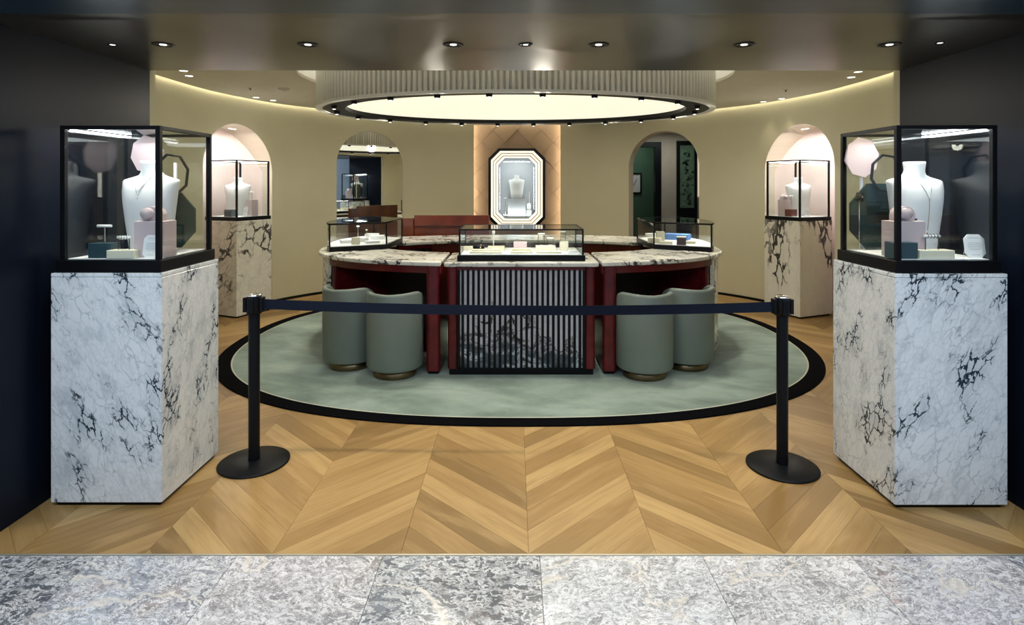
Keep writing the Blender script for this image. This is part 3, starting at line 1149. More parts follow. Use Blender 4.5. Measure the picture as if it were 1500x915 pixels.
# foliage drawn on the panel, as a relief
random.seed(5)
fb = MB()
for i in range(46):
    x = random.gauss(0.02, 0.05); z = 1.2 + random.random() * 1.05
    r = random.uniform(0.012, 0.035)
    x = max(-0.11, min(0.12, x))
    fb.prism_y([(x + r * math.cos(a_) * random.uniform(.6, 1.3), z + r * math.sin(a_) * random.uniform(.6, 1.3)) for a_ in [2 * PI * q / 7 for q in range(7)]][::-1], -0.024, -0.021)
fb.build('painted_leaves', simple('leaf_ink', (0.012, 0.03, 0.016), 0.6, var=0.4), pict, kind='stuff')
cl_ = thing('ceiling_light', 'white linear ceiling light beyond the right-hand arch', 'light', (2.95, 10.9, 2.69))
MB().box(-0.2, 0.2, -0.05, 0.05, -0.02, 0.0).build('diffuser', M['softlens'], cl_)
sl_ = thing('strip_light', 'narrow bright white vertical strip at the right edge of the open arch', 'light', (3.68, YR - 0.01, 1.35))
MB().box(-0.03, 0.03, -0.02, 0.0, 0, 1.0).build('diffuser', M['softlens'], sl_)  # thin glowing bar drawn for a bright white strip
MB().box(-0.04, 0.04, -0.03, 0.0, -0.03, 0.0).build('end_cap', M['black'], sl_)
lamp('corridor_lamp', 'AREA', (2.9, 10.7, 2.6), 10, (0.95, 1, 0.97), 0.6, aim=(2.9, 10.7, 0))
lamp('corridor_lamp', 'AREA', (2.5, 12.1, 2.6), 5, (0.9, 1, 0.95), 0.5, aim=(2.5, 12.1, 0))

# ------------------------------------------------------------------ lights of the ceiling
root = thing('ceiling_drum', 'huge oval fluted ceiling drum with a glowing disc underneath, above the counters', 'ceiling light', (0, 0, 0))
ZB = 2.35
NF = 216
ring = supring(CD, DA, DB, DN, NF * 6)
dm = MB()
vs = []
prof = [-0.018, -0.018, 0.010, 0.015, 0.015, 0.010]
NR = len(ring)
outer = []
for k, (x, y) in enumerate(ring):
    a, b = ring[(k - 1) % NR], ring[(k + 1) % NR]
    t = Vector((b[0] - a[0], b[1] - a[1], 0)).normalized()
    nn = Vector((t.y, -t.x, 0))
    o_ = prof[k % 6]
    outer.append((x + nn.x * o_, y + nn.y * o_))
for z in (ZB + 0.02, 3.0):
    vs += [(x, y, z) for x, y in outer]
dm.add(vs, [(k, (k + 1) % NR, NR + (k + 1) % NR, NR + k) for k in range(NR)])
dm.build('fluted_side', M['flute'], root)


def ring_band(a0, b0, a1, b1, z0, z1, seg=160, n=DN, c=CD):
    """solid oval ring between two superellipses"""
    mb = MB()
    O = [sup(c, a1, b1, n, 2 * PI * k / seg) for k in range(seg)]
    I = [sup(c, a0, b0, n, 2 * PI * k / seg) for k in range(seg)]
    vs = [(x, y, z) for P in (O, I) for z in (z0, z1) for x, y in P]
    fs = []
    for k in range(seg):
        j = (k + 1) % seg
        o0, o1_, i0, i1 = 0, seg, 2 * seg, 3 * seg
        fs += [(o0 + k, i0 + k, i0 + j, o0 + j), (o1_ + k, o1_ + j, i1 + j, i1 + k), (o0 + k, o0 + j, o1_ + j, o1_ + k), (i0 + k, i1 + k, i1 + j, i0 + j)]
    return mb.add(vs, fs)


ring_band(DA - 0.045, DB - 0.045, DA + 0.018, DB + 0.018, ZB, ZB + 0.022).build('rim', M['whitepaint'], root)
ring_band(DA - 0.27, DB - 0.17, DA - 0.045, DB - 0.045, ZB + 0.006, ZB + 0.05).build('spot_track', M['black'], root)
m_ = MB()
dd = [sup(CD, DA - 0.25, DB - 0.15, DN, 2 * PI * k / 160) for k in range(160)]
m_.prism(dd, ZB + 0.045, ZB + 0.06)
m_.build('luminous_disc', M['disc'], root)
# closing board on top, carrying the cove light that lights the recess
ring_band(DA + 0.10, DB + 0.10, DA + 0.24, DB + 0.24, 2.99, 3.0).build('cove_strip', M['cove'], root)

# small spotlights on the black ring
sp = supring(CD, DA - 0.145, DB - 0.10, DN, 22)
bodyb = MB().lathe([(0.0, -0.028), (0.018, -0.028), (0.026, -0.022), (0.030, 0.0), (0.030, 0.008)], 16, cap=False)
proto = None
for k, (x, y) in enumerate(sp):
    if proto is None:
        proto = thing('drum_spotlight', 'small black spotlight with a bright lens on the black rim of the ceiling drum', 'light', (x, y, ZB + 0.004), group='spotlights round the ceiling drum')
        bodyb.build('housing', M['black'], proto)
        MB().lathe([(0.0, -0.0305), (0.014, -0.0295), (0.016, -0.028)], 14, cap=False).build('lens', M['lens'], proto)
        o = proto
    else:
        o = dup(proto, (x, y, ZB + 0.004))
    if k % 2:
        # wide outward throw added to brighten the wall
        lamp('drum_spot_lamp', 'SPOT', (x, y, ZB - 0.03), P_SPOT * 0.9, (1, 0.94, 0.8), 0.08, aim=(x + (x - CD[0]) * 0.9, y + (y - CD[1]) * 1.2, 1.1), angle=125, blend=1.0)
    else:
        tx = XC + (x - CD[0]) * 1.0
        ty = 6.12 + (y - CD[1]) * 1.0
        lamp('drum_spot_lamp', 'SPOT', (x, y, ZB - 0.03), P_SPOT * 1.4, (1, 0.93, 0.8), 0.02, aim=(tx, ty, 0.9), angle=70, blend=0.8)


def downlight(x, y, z, trim, lens, r, label, group, power, angle=95, col=WARM):
    t = thing('downlight', label, 'light', (x, y, z), group=group)
    MB().lathe([(r * 0.62, 0.002), (r * 0.66, -0.003), (r, -0.004), (r, 0.001)], 28, cap=False).build('trim_ring', trim, t)
    MB().lathe([(0.0, -0.0025), (r * 0.30, -0.0025), (r * 0.33, -0.001)] if trim is M['black'] else [(0.0, -0.0015), (r * 0.62, -0.0015)], 20, cap=False).build('lens', lens, t)
    if trim is M['black']:
        MB().lathe([(0.0, -0.001), (r * 0.66, -0.0015)], 24, cap=False).build('baffle', M['black'], t)
    if power:
        lamp('downlight_lamp', 'SPOT', (x, y, z - 0.02), power, col, 0.03, aim=(x, y, 0), angle=angle, blend=0.9)
    return t


for i, px in enumerate((239, 451, 664, 877, 1090, 1303)):
    names = ['leftmost', 'second from left', 'third from left', 'third from right', 'second from right', 'rightmost']
    downlight((px - 754) / 850 * 3.07, 3.07, HS, M['black'], M['lens'], 0.055, 'black-rimmed round downlight in the dark portal soffit, %s of the six' % names[i], 'downlights in the portal soffit', P_SOFFIT)
downlight((770 - 754) / 850 * 3.07, 3.07, HS, M['black'], M['lens'], 0.038, 'smaller black downlight in the middle of the portal soffit', None, 0)
downlight((165 - 754) / 850 * 3.07, 3.07, HS, M['navy'], M['lens'], 0.022, 'tiny pinpoint light at the far left of the dark soffit', None, 0)
downlight((1377 - 754) / 850 * 3.03, 3.03, HS, M['navy'], M['lens'], 0.022, 'tiny pinpoint light at the far right of the dark soffit', None, 0)
LBL = ['left front', 'left front, second', 'left rear', 'left rear, nearer the drum', 'right front', 'right front, second', 'right rear', 'right rear, nearer the drum']
for i, (px, py) in enumerate([(269, 103.5), (277, 111), (375, 142.5), (400, 147), (1257, 105), (1247, 113), (1145, 144.5), (1118, 149)]):
    d = (HC - 1.6) * 850 / (270 - py)
    downlight((px - 754) / 850 * d, d, HC, M['ceil'], M['softlens'], 0.058, 'flush white downlight in the cream ceiling, %s' % LBL[i], 'downlights in the cream ceiling', P_CEIL, 60)
d = (HC - 1.6) * 850 / (270 - 129.5)
sm = thing('smoke_detector', 'round cream smoke detector on the ceiling left of the drum', 'detector', ((416 - 754) / 850 * d, d, HC))
MB().lathe([(0.062, 0.0), (0.062, -0.012), (0.035, -0.016), (0.033, -0.03), (0.0, -0.034)], 28, cap=False).build('housing', M['flute'], sm)
MB().box(-0.045, -0.03, -0.008, 0.008, -0.020, -0.012).build('indicator', M['card'], sm)
for px, py, w in ((367, 129, 'left'), (1151, 131.5, 'right')):
    d = (HC - 1.6) * 850 / (270 - py)
    s_ = thing('sprinkler', 'tiny ceiling sprinkler on the %s of the drum' % w, 'sprinkler', ((px - 754) / 850 * d, d, HC))
    MB().lathe([(0.03, 0), (0.03, -0.004), (0.012, -0.006), (0.0, -0.006)], 18, cap=False).build('plate', M['ceil'], s_)
    MB().lathe([(0.008, -0.005), (0.008, -0.02), (0.0, -0.022)], 12, cap=False).build('nozzle', M['black'], s_)

# mall ceiling: linear lights above the walkway (they show as blue lines in the glass)
for i, (y, l) in enumerate(((-0.3, 'nearer the shop'), (-2.0, 'farther from the shop'))):
    t = thing('linear_light', 'long cool linear light on the mall ceiling, %s' % l, 'light', (0, y, 3.3))
    MB().box(-4, 4, -0.04, 0.04, -0.03, 0).build('diffuser', M['malllight'], t)

# ------------------------------------------------------------------ rug
RC, RA, RB, RN = (0.045, 6.10), 2.87, 2.27, 2.35


def sup_poly(off, seg=200):
    return [sup(RC, RA - off, RB - off, RN, 2 * PI * k / seg) for k in range(seg)]


rug = thing('oval_rug', 'large oval sage green rug with an ivory line and black border under the counters', 'rug', (0, 0, 0))
ring_band(RA - 0.125, RB - 0.125, RA, RB, 0.0005, 0.010, 220, RN, RC).build('border', M['rug_black'], rug, label='black border')
ring_band(RA - 0.137, RB - 0.137, RA - 0.125, RB - 0.125, 0.0005, 0.0105, 220, RN, RC).build('edge_line', M['rug_line'], rug, label='ivory line')
MB().prism(sup_poly(0.137, 220), 0.0005, 0.011).build('pile', M['rug'], rug)
ZR = 0.011

# ------------------------------------------------------------------ counter ring
CC = (0.055, 6.12)
OA, OB, ON_ = 2.03, 1.33, 2.45
IA, IB, IN_ = 1.42, 0.66, 2.2
ZT = 0.955      # top of the marble
TT = 0.038


def outp(phi, ins=0.0):
    return sup(CC, OA - ins, OB - ins, ON_, phi)


def inp(phi, ins=0.0):
    return sup(CC, IA + ins, IB + ins, IN_, phi)


def phi_x(fn, x, front):
    """polar angle on the front (or rear) half at which the curve has relative x"""
    lo, hi = (PI, 2 * PI) if front else (PI, 0.0)
    for _ in range(50):
        m = (lo + hi) / 2
        if fn(m)[0] - CC[0] < x:
            lo = m
        else:
            hi = m
    return (lo + hi) / 2


def arc(fn, p0, p1, ins=0.0, n=20):
    return [fn(p0 + (p1 - p0) * k / n, ins) for k in range(n + 1)]


A1o = math.atan2(-0.72, -1.76) + 2 * PI     # cut between the left front desk and the left side unit
A1i = math.atan2(-0.28, -1.34) + 2 * PI
xs1 = 0.672

def mirror(P):
    return [(2 * CC[0] - x, y) for x, y in P]


def units():
    U = {}
    po, pi_ = phi_x(outp, -xs1, True), phi_x(inp, -xs1, True)
    U['fl'] = lambda i=0.0, j=0.0: arc(outp, A1o, phi_x(outp, -xs1, True), i) + arc(inp, A1i, phi_x(inp, -xs1, True), j)[::-1]
    B1o, B1i = 2 * PI - A1o, 2 * PI - A1i
    U['sl'] = lambda i=0.0, j=0.0: arc(outp, B1o + 0.012, A1o - 0.012, i) + arc(inp, B1i + 0.03, A1i - 0.03, j)[::-1]
    xr = 0.97
    U['rl'] = lambda i=0.0, j=0.0: arc(outp, phi_x(outp, -xr, False), B1o - 0.012, i) + arc(inp, phi_x(inp, -xr, False), B1i - 0.03, j)[::-1]
    U['rc'] = lambda i=0.0, j=0.0: arc(outp, phi_x(outp, xr - 0.012, False), phi_x(outp, -xr + 0.012, False), i) + arc(inp, phi_x(inp, xr - 0.012, False), phi_x(inp, -xr + 0.012, False), j)[::-1]
    return U


U = units()
# --- centre desk
XD0, XD1 = -0.59, 0.70
YD0, YD1 = 4.795, 5.50
t = thing('display_desk', 'centre desk with a marble top and black-slatted marble front, facing the entrance', 'counter', (CC[0], 5.15, ZR), group='marble-topped counters in the ring')
ox, oy = CC[0], 5.15


def rect_round(x0, x1, y0, y1, r, n=5):
    P = []
    for cx, cy, a0 in ((x1 - r, y1 - r, 0), (x0 + r, y1 - r, PI / 2), (x0 + r, y0 + r, PI), (x1 - r, y0 + r, 1.5 * PI)):
        P += [(cx + r * math.cos(a0 + PI / 2 * k / n), cy + r * math.sin(a0 + PI / 2 * k / n)) for k in range(n + 1)]
    return P


MB().prism(rect_round(XD0 - ox, XD1 - ox, YD0 - oy, YD1 - oy, 0.035), ZT - TT - ZR, ZT - ZR).build('counter_top', M['top_marble'], t, bevel=0.010)
MB().prism(rect_round(-0.605, 0.605, 4.85 - oy, 5.46 - oy, 0.02), 0.0, 0.055).build('toe_kick', M['black'], t)
for sx in (-1, 1):
    x0, x1 = sorted((sx * 0.615, sx * 0.535))
    MB().prism(rect_round(x0, x1, 4.825 - oy, 5.47 - oy, 0.03), 0.055, ZT - TT - ZR - 0.004).build('side_post', M['mahogany'], t)
MB().box(-0.534, 0.534, 4.862 - oy, 4.885 - oy, 0.055, ZT - TT - ZR - 0.03).build('front_panel', M['front_marble'], t, label='veined lilac-white marble panel')
MB().box(-0.534, 0.534, 4.835 - oy, 4.885 - oy, ZT - TT - ZR - 0.029, ZT - TT - ZR - 0.004).build('top_rail', M['mahogany'], t)
MB().box(-0.534, 0.534, 5.40 - oy, 5.44 - oy, 0.055, ZT - TT - ZR - 0.004).build('back_panel', M['mahogany'], t)
bar = None
pitch = 1.068 / 24.0
for k in range(25):
    x = -0.534 + pitch * k
    w = 0.0105
    if bar is None:
        bar = MB().box(-w, w, -0.0, 0.022, 0.055, ZT - TT - ZR - 0.030).build('slat', M['black'], t, loc=(x + w, 4.838 - oy, 0))
    else:
        b2 = bar.copy(); COL.objects.link(b2)
        b2.location = (min(x, 0.534 - w), 4.838 - oy, 0) if k < 24 else (0.534 - w, 4.838 - oy, 0)


def shift(P, o):
    return [(x - o[0], y - o[1]) for x, y in P]


def curved_panel(fn, p0, p1, ins0, ins1, z0, z1, o, n=20):
    P = arc(fn, p0, p1, ins0, n) + arc(fn, p0, p1, ins1, n)[::-1]
    return MB().prism(shift(P, o), z0, z1, smooth=False)


# --- front side desks, built left and mirrored
for side, lab in ((1, 'left'), (-1, 'right')):
    o = (CC[0] + side * -1.15, 5.4)
    oL = (CC[0] - 1.15, 5.4)
    t = thing('seating_desk', 'curved %s front desk, marble-topped with red wood apron, behind two grey stools' % lab, 'counter', (o[0], o[1], ZR), group='marble-topped counters in the ring')

    def fl(mb):
        if side == -1:
            mb.v = [(-x, y, z) for x, y, z in mb.v]
        return mb
    P = U['fl']()
    fl(MB().prism(shift(P, oL), ZT - TT - ZR, ZT - ZR)).build('counter_top', M['top_marble'], t, bevel=0.010)
    ph = phi_x(outp, -xs1, True)
    fl(curved_panel(outp, A1o + 0.015, ph - 0.01, 0.03, 0.055, ZT - TT - ZR - 0.062, ZT - TT - ZR - 0.002, oL)).build('apron', M['mahogany'], t)
    # inner post / side panel with a rounded front
    xr0 = -xs1 - 0.125 + CC[0] - oL[0]
    fl(MB().prism(rect_round(xr0, xr0 + 0.115, 4.84 - 5.4, 5.42 - 5.4, 0.035), 0.03, ZT - TT - ZR - 0.002)).build('side_post', M['mahogany'], t)
    fl(MB().prism(rect_round(xr0 + 0.01, xr0 + 0.105, 4.87 - 5.4, 5.41 - 5.4, 0.02), 0.0, 0.03)).build('toe_kick', M['black'], t)
    # outer post
    a, b = outp(A1o + 0.03, 0.035), inp(A1i + 0.03, 0.03)
    ang = math.atan2(b[1] - a[1], b[0] - a[0])
    L = math.hypot(b[0] - a[0], b[1] - a[1])
    pm = MB().prism(rect_round(0, L, -0.0, 0.05, 0.02), 0.0, ZT - TT - ZR - 0.002)
    ca, sa = math.cos(ang), math.sin(ang)
    pm.v = [(a[0] - oL[0] + x * ca + y * sa, a[1] - oL[1] + x * sa - y * ca, z) for x, y, z in pm.v]
    fl(pm).build('outer_post', M['mahogany'], t)
    # back of the knee space
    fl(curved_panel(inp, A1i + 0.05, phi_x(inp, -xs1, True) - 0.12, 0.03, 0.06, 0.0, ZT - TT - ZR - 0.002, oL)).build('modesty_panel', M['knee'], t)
    # small brass catch at the gap
    fl(MB().box(xr0 + 0.117, xr0 + 0.127, 4.90 - 5.4, 4.94 - 5.4, ZT - TT - ZR - 0.055, ZT - TT - ZR - 0.01)).build('catch', M['cream'], t)

# --- side units (marble-clad) and rear units
for key, side, lab in (('sl', 1, 'left side counter unit clad in veined marble, under the wedge-shaped glass case'),
                       ('sl', -1, 'right side counter unit clad in veined marble, under the wedge-shaped glass case'),
                       ('rl', 1, 'left rear counter unit with red wood inner face, below the red backboard'),
                       ('rl', -1, 'right rear counter unit with red wood inner face'),
                       ('rc', 1, 'rear middle counter unit with marble top, behind the long glass case')):
    P = U[key]()
    cx = sum(p[0] for p in P) / len(P); cy = sum(p[1] for p in P) / len(P)
    oL = (cx, cy)
    oo = (cx if side == 1 else 2 * CC[0] - cx, cy)
    t = thing('counter_unit', lab, 'counter', (oo[0], oo[1], ZR), group='marble-topped counters in the ring')

    def fl(mb):
        if side == -1:
            mb.v = [(-x, y, z) for x, y, z in mb.v]
        return mb
    fl(MB().prism(shift(P, oL), ZT - TT - ZR, ZT - ZR)).build('counter_top', M['top_marble'], t, bevel=0.010)
    B = U[key](0.06, 0.07)
    Mi = U[key](0.035, 0.045)
    zt = ZT - TT - ZR - 0.002
    # cladding: outer half marble, inner half wood
    h = len(P) // 2
    clad = Mi[:h] + B[:h][::-1]
    wood = Mi[h:] + B[h:][::-1]
    shrink = lambda Q: [(cx + (x - cx) * 0.985, cy + (y - cy) * 0.985) for x, y in Q]
    fl(MB().prism(shift(clad, oL), 0.03, zt)).build('outer_cladding', M['top_marble'], t)
    if key == 'rl' and side == 1:
        fl(MB().prism(shift(wood, oL), 0.03, 0.70)).build('inner_face', M['mahogany'], t)
        fl(MB().prism(shift(wood, oL), 0.86, zt)).build('inner_rail', M['mahogany'], t)
    else:
        fl(MB().prism(shift(wood, oL), 0.03, zt)).build('inner_face', M['rust_wood'] if key != 'sl' else M['mahogany'], t)
    BB = U[key](0.064, 0.14)
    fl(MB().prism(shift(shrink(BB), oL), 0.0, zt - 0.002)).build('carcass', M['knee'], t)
    if key == 'rc':
        for x in (-0.5, 0.5):
            pass

# red wood backboard behind the left rear counters
XB0, XB1 = -1.45, -0.33
bb = thing('backboard', 'raised red wood backboard with a rounded end behind the left rear counter', 'panel', (-0.9, 7.50, ZR))
P = [(-0.43, 0.0), (0.57, 0.0), (0.57, 1.19), (-0.43, 1.19)]
MB().box(-0.40, 0.57, 0.0, 0.05, 0.0, 1.19).build('main_panel', M['rust_wood'], bb, bevel=0.006)
pl = [(-0.56, 0.0), (-0.405, 0.0), (-0.405, 1.10)] + [(-0.445 + 0.04 * math.cos(a_), 1.11 + 0.04 * math.sin(a_)) for a_ in [PI / 2 * k / 6 for k in range(7)]] + [(-0.56, 1.15)]
MB().prism_y([(x, z) for x, z in pl], -0.03, 0.03).build('end_panel', M['rust_wood'], bb, bevel=0.004)
MB().box(-0.56, -0.40, 0.031, 0.06, 0.0, 1.15).build('end_back', M['rust_wood'], bb)
MB().box(-0.38, 0.55, -0.012, -0.001, 1.05, 1.056).build('groove', M['knee'], bb)

# ------------------------------------------------------------------ stools
def stool(loc, rz, label):
    t = thing('tub_stool', label, 'stool', (loc[0], loc[1], ZR), rz, group='grey-green tub stools at the curved desks')
    R, TH = 0.235, 0.045
    HB = 0.70
    zb = 0.074
    # shell: wraps the back (towards -y), top edge drops with rounded corners
    n = 48
    A0, A1 = -PI / 2 - D2(112), -PI / 2 + D2(112)
    mb = MB()
    cols = []
    for k in range(n + 1):
        a = A0 + (A1 - A0) * k / n
        u = abs(2 * k / n - 1)           # 0 mid, 1 ends
        e = max(0.0, (u - 0.55) / 0.45)
        top = 0.47 + (HB - 0.47) * (1 - e ** 2.6) ** (1 / 2.6) if e < 1 else 0.47
        top += 0.010 * (1 - abs(2 * u - 1)) - 0.0
        co, si = math.cos(a), math.sin(a)
        prof = [(R - 0.012, zb), (R, zb + 0.02), (R, top - 0.022), (R - 0.007, top - 0.006), (R - TH / 2, top), (R - TH + 0.007, top - 0.006), (R - TH, top - 0.022), (R - TH, 0.30)]
        cols.append([(r * co, r * si, z) for r, z in prof])
    m = len(cols[0])
    vs = [p for c in cols for p in c]
    fs = [(k * m + i, (k + 1) * m + i, (k + 1) * m + i + 1, k * m + i + 1) for k in range(n) for i in range(m - 1)]
    fs += [tuple(range(m)), tuple(n * m + i for i in range(m - 1, -1, -1))]
    mb.add(vs, fs, True)
    mb.build('shell', M['leather'], t)
    # seam tube down the sides of the shell
    MB().lathe([(0.0, zb), (R - 0.03, zb), (R - 0.012, zb + 0.01), (R - 0.010, 0.40), (R - 0.02, 0.425), (R - 0.04, 0.43), (0, 0.432)], 40, cap=False).build('drum', M['leather'], t)
    MB().lathe([(R - 0.052, 0.431), (R - 0.048, 0.455), (R - 0.06, 0.475), (R - 0.09, 0.482), (0, 0.486)], 36, cap=False).build('seat_cushion', M['seat'], t)
    MB().lathe([(0.0, 0.0), (0.178, 0.0), (0.180, 0.004), (0.180, zb), (0.0, zb)], 40, cap=False).build('base', M['brass'], t, label='aged brass base')
    return t


stool((-1.445, 5.10), D2(-22), 'outer left grey-green tub stool, farthest left, partly behind its neighbour')
stool((-1.005, 4.875), D2(-3), 'inner left grey-green tub stool with its rounded back to the entrance, beside the red post')
stool((1.083, 4.85), D2(5), 'inner right grey-green tub stool with its rounded back to the entrance, beside the red post')
stool((1.505, 5.09), D2(22), 'outer right grey-green tub stool, farthest right, partly behind its neighbour')

# ------------------------------------------------------------------ glass cases
FRM = 0.024


def glass_box(w, d, h, base_h, root, frame=FRM, led=('left',), inset=0.0, top_light=True):
    """root at the base centre; a rectangular vitrine"""
    f = frame
    MB().box(-w / 2, w / 2, -d / 2, d / 2, 0, base_h).build('base', M['black'], root, bevel=0.004)
    i = 0.012
    MB().box(-w / 2 + i + f, w / 2 - i - f, -d / 2 + i + f, d / 2 - i - f, base_h, base_h + 0.004).build('deck', M['deck'], root, label='white display deck')
    X, Y = w / 2 - i, d / 2 - i
    for sx in (-1, 1):
        for sy in (-1, 1):
            x0, x1 = sorted((sx * X, sx * (X - f)))
            y0, y1 = sorted((sy * Y, sy * (Y - f)))
            thin = f if sy < 0 else f
            MB().box(x0, x1, y0, y1, base_h, h - f * 0.8).build('post', M['black'], root, bevel=0.002)
    for sy in (-1, 1):
        y0, y1 = sorted((sy * Y, sy * (Y - f)))
        MB().box(-X, X, y0, y1, h - f * 0.8, h).build('rail', M['black'], root, bevel=0.002)
    for sx in (-1, 1):
        x0, x1 = sorted((sx * X, sx * (X - f)))
        MB().box(x0, x1, -Y + f, Y - f, h - f * 0.8, h).build('rail', M['black'], root, bevel=0.002)
    g = 0.003
    yy = Y - f / 2
    xx = X - f / 2
    for sy in (-1, 1):
        MB().box(-X + f, X - f, sy * yy - g, sy * yy + g, base_h, h - f * 0.8).build('glass_pane', M['glass'], root)
    for sx in (-1, 1):
        MB().box(sx * xx - g, sx * xx + g, -Y + f, Y - f, base_h, h - f * 0.8).build('glass_pane', M['glass'], root)
    MB().box(-X + f, X - f, -Y + f, Y - f, h - f * 0.5, h - f * 0.5 + 0.005).build('top_pane', M['glass'], root)
    zl = h - f * 0.8
    for s in led:
        if s in ('left', 'right'):
            sx = -1 if s == 'left' else 1
            x0, x1 = sorted((sx * (X - f), sx * (X - f - 0.022)))
            MB().box(x0, x1, -Y + f + 0.01, Y - f - 0.005, zl - 0.006, zl + 0.002).build('led_bar', M['led'], root)
        else:
            sy = -1 if s == 'front' else 1
            y0, y1 = sorted((sy * (Y - f), sy * (Y - f - 0.012)))
            MB().box(-X + f + 0.03, X - f - 0.03, y0, y1, zl - 0.004, zl + 0.002).build('led_bar', M['led'], root)


def plinth(x, y, rz, w, mat, label):
    t = thing('marble_plinth', label, 'plinth', (x, y, 0.0), rz)
    w2 = w / 2
    MB().box(-w2 + 0.02, w2 - 0.02, -w2 + 0.02, w2 - 0.02, 0.0, 0.022).build('toe_kick', M['black'], t)
    th = 0.02
    z0, z1 = 0.022, 1.14
    mk = lambda: MB()
    # four mitred cladding slabs and a top slab
    for k in range(4):
        a = k * PI / 2
        P = [(-w2 + 0.0006, -w2), (w2 - 0.0006, -w2), (w2 - th, -w2 + th), (-w2 + th, -w2 + th)]
        P = [(px * math.cos(a) - py * math.sin(a), px * math.sin(a) + py * math.cos(a)) for px, py in P]
        MB().prism(P, z0, z1 - 0.001).build('cladding_slab', mat, t, bevel=0.0025, bseg=1)
    MB().box(-w2, w2, -w2, w2, z1, 1.16).build('top_slab', mat, t, bevel=0.004)
    return t


PL = (-2.027, 3.155)
PR = (2.150, 3.135)
plinth(PL[0], PL[1], 0, 0.552, M['white_marble'][0], 'white and grey veined marble plinth at the left of the entrance, in the foreground')
plinth(PR[0], PR[1], 0, 0.556, M['white_marble'][1], 'white and grey veined marble plinth at the right of the entrance, in the foreground')
RL = (-3.46, 7.27, D2(-23))
RR = (3.53, 7.24, D2(23))
plinth(RL[0], RL[1], RL[2], 0.54, M['cream_marble'][0], 'cream marble plinth with dark veins standing in the left arched niche')
plinth(RR[0], RR[1], RR[2], 0.54, M['cream_marble'][1], 'cream marble plinth with dark veins standing in the right arched niche')

GH = 0.735
c1 = thing('glass_case', 'tall black-framed glass case on the left foreground plinth', 'display case', (PL[0] + 0.0, PL[1], 1.16), group='black-framed glass cases on plinths')
glass_box(0.525, 0.525, GH, 0.062, c1, led=('left',))
c2 = thing('glass_case', 'tall black-framed glass case on the right foreground plinth', 'display case', (PR[0], PR[1], 1.16), group='black-framed glass cases on plinths')
glass_box(0.525, 0.525, GH, 0.062, c2, led=('right',))
c3 = thing('glass_case', 'black-framed glass case on the cream plinth in the left niche', 'display case', (RL[0], RL[1], 1.16), RL[2], group='black-framed glass cases on plinths')
glass_box(0.53, 0.53, GH, 0.045, c3, led=('front', 'right', 'back'), frame=0.020)
c4 = thing('glass_case', 'black-framed glass case on the cream plinth in the right niche', 'display case', (RR[0], RR[1], 1.16), RR[2], group='black-framed glass cases on plinths')
glass_box(0.53, 0.53, GH, 0.045, c4, led=('front', 'left', 'back'), frame=0.020)
for c, (x, y) in ((c1, PL), (c2, PR), (c3, RL[:2]), (c4, RR[:2])):
    lamp('case_lamp', 'AREA', (x, y, 1.16 + GH - 0.05), 1.7, (0.93, 0.97, 1.0), 0.36, aim=(x, y, 0))

# long case on the centre desk
c5 = thing('glass_case', 'long low glass case on the centre desk with a black base', 'display case', (0.055, 5.165, ZT), group='glass cases on the counters')
glass_box(1.075, 0.60, 0.27, 0.05, c5, led=(), frame=0.014)
lamp('case_lamp', 'AREA', (0.055, 4.95, ZT + 0.262), 1.6, (1.0, 0.97, 0.9), 0.9, 0.02, aim=(0.055, 5.1, ZT))


def wedge_case(side, label):
    fn = lambda P: P if side == 1 else mirror(P)
    o0, o1 = A1o - 0.075, (2 * PI - A1o) - 0.02
    outer = arc(outp, o0, o1, 0.075, 18)
    inner = [(-1.255, 6.50), (-1.275, 5.80)]
    poly = fn(outer + inner)
    cx = sum(p[0] for p in poly) / len(poly); cy = sum(p[1] for p in poly) / len(poly)
    t = thing('glass_case', label, 'display case', (cx, cy, ZT), group='glass cases on the counters')
    L = [(x - cx, y - cy) for x, y in poly]
    H, bh, f = 0.27, 0.045, 0.013
    MB().prism(L, 0, bh).build('base', M['black'], t, bevel=0.003)
    sc = lambda Q, k: [(x * k, y * k) for x, y in Q]
    MB().prism(sc(L, 0.95), bh, bh + 0.003).build('deck', M['deck'], t, label='white display deck')
    n = len(L)
    K = sc(L, 0.985)
    edges = [K[0:n - 2], [K[n - 3], K[n - 2]], [K[n - 2], K[n - 1]], [K[n - 1], K[0]]]
    for e in edges:
        MB().tube([(x, y, H - 0.007) for x, y in e], 0.009, 6).build('rail', M['black'], t)
        gp = MB()
        for p, q in zip(e, e[1:]):
            gp.add([(p[0], p[1], bh), (q[0], q[1], bh), (q[0], q[1], H - 0.01), (p[0], p[1], H - 0.01)], [(0, 1, 2, 3)], True)
        gp.build('glass_pane', M['glass'], t)
    for q in (K[0], K[n - 3], K[n - 2], K[n - 1]):
        MB().box(q[0] - f / 2, q[0] + f / 2, q[1] - f / 2, q[1] + f / 2, bh, H - 0.008).build('post', M['black'], t)
    MB().prism(sc(L, 0.985), H - 0.004, H + 0.001).build('top_pane', M['glass'], t)
    lamp('case_lamp', 'AREA', (cx, cy, ZT + H - 0.02), 1.2, (0.98, 0.98, 1.0), 0.3, aim=(cx, cy, ZT))
    return (cx, cy)


w1 = wedge_case(1, 'wedge-shaped glass case with a curved back on the left side counter')
w2_ = wedge_case(-1, 'wedge-shaped glass case with a curved back on the right side counter')

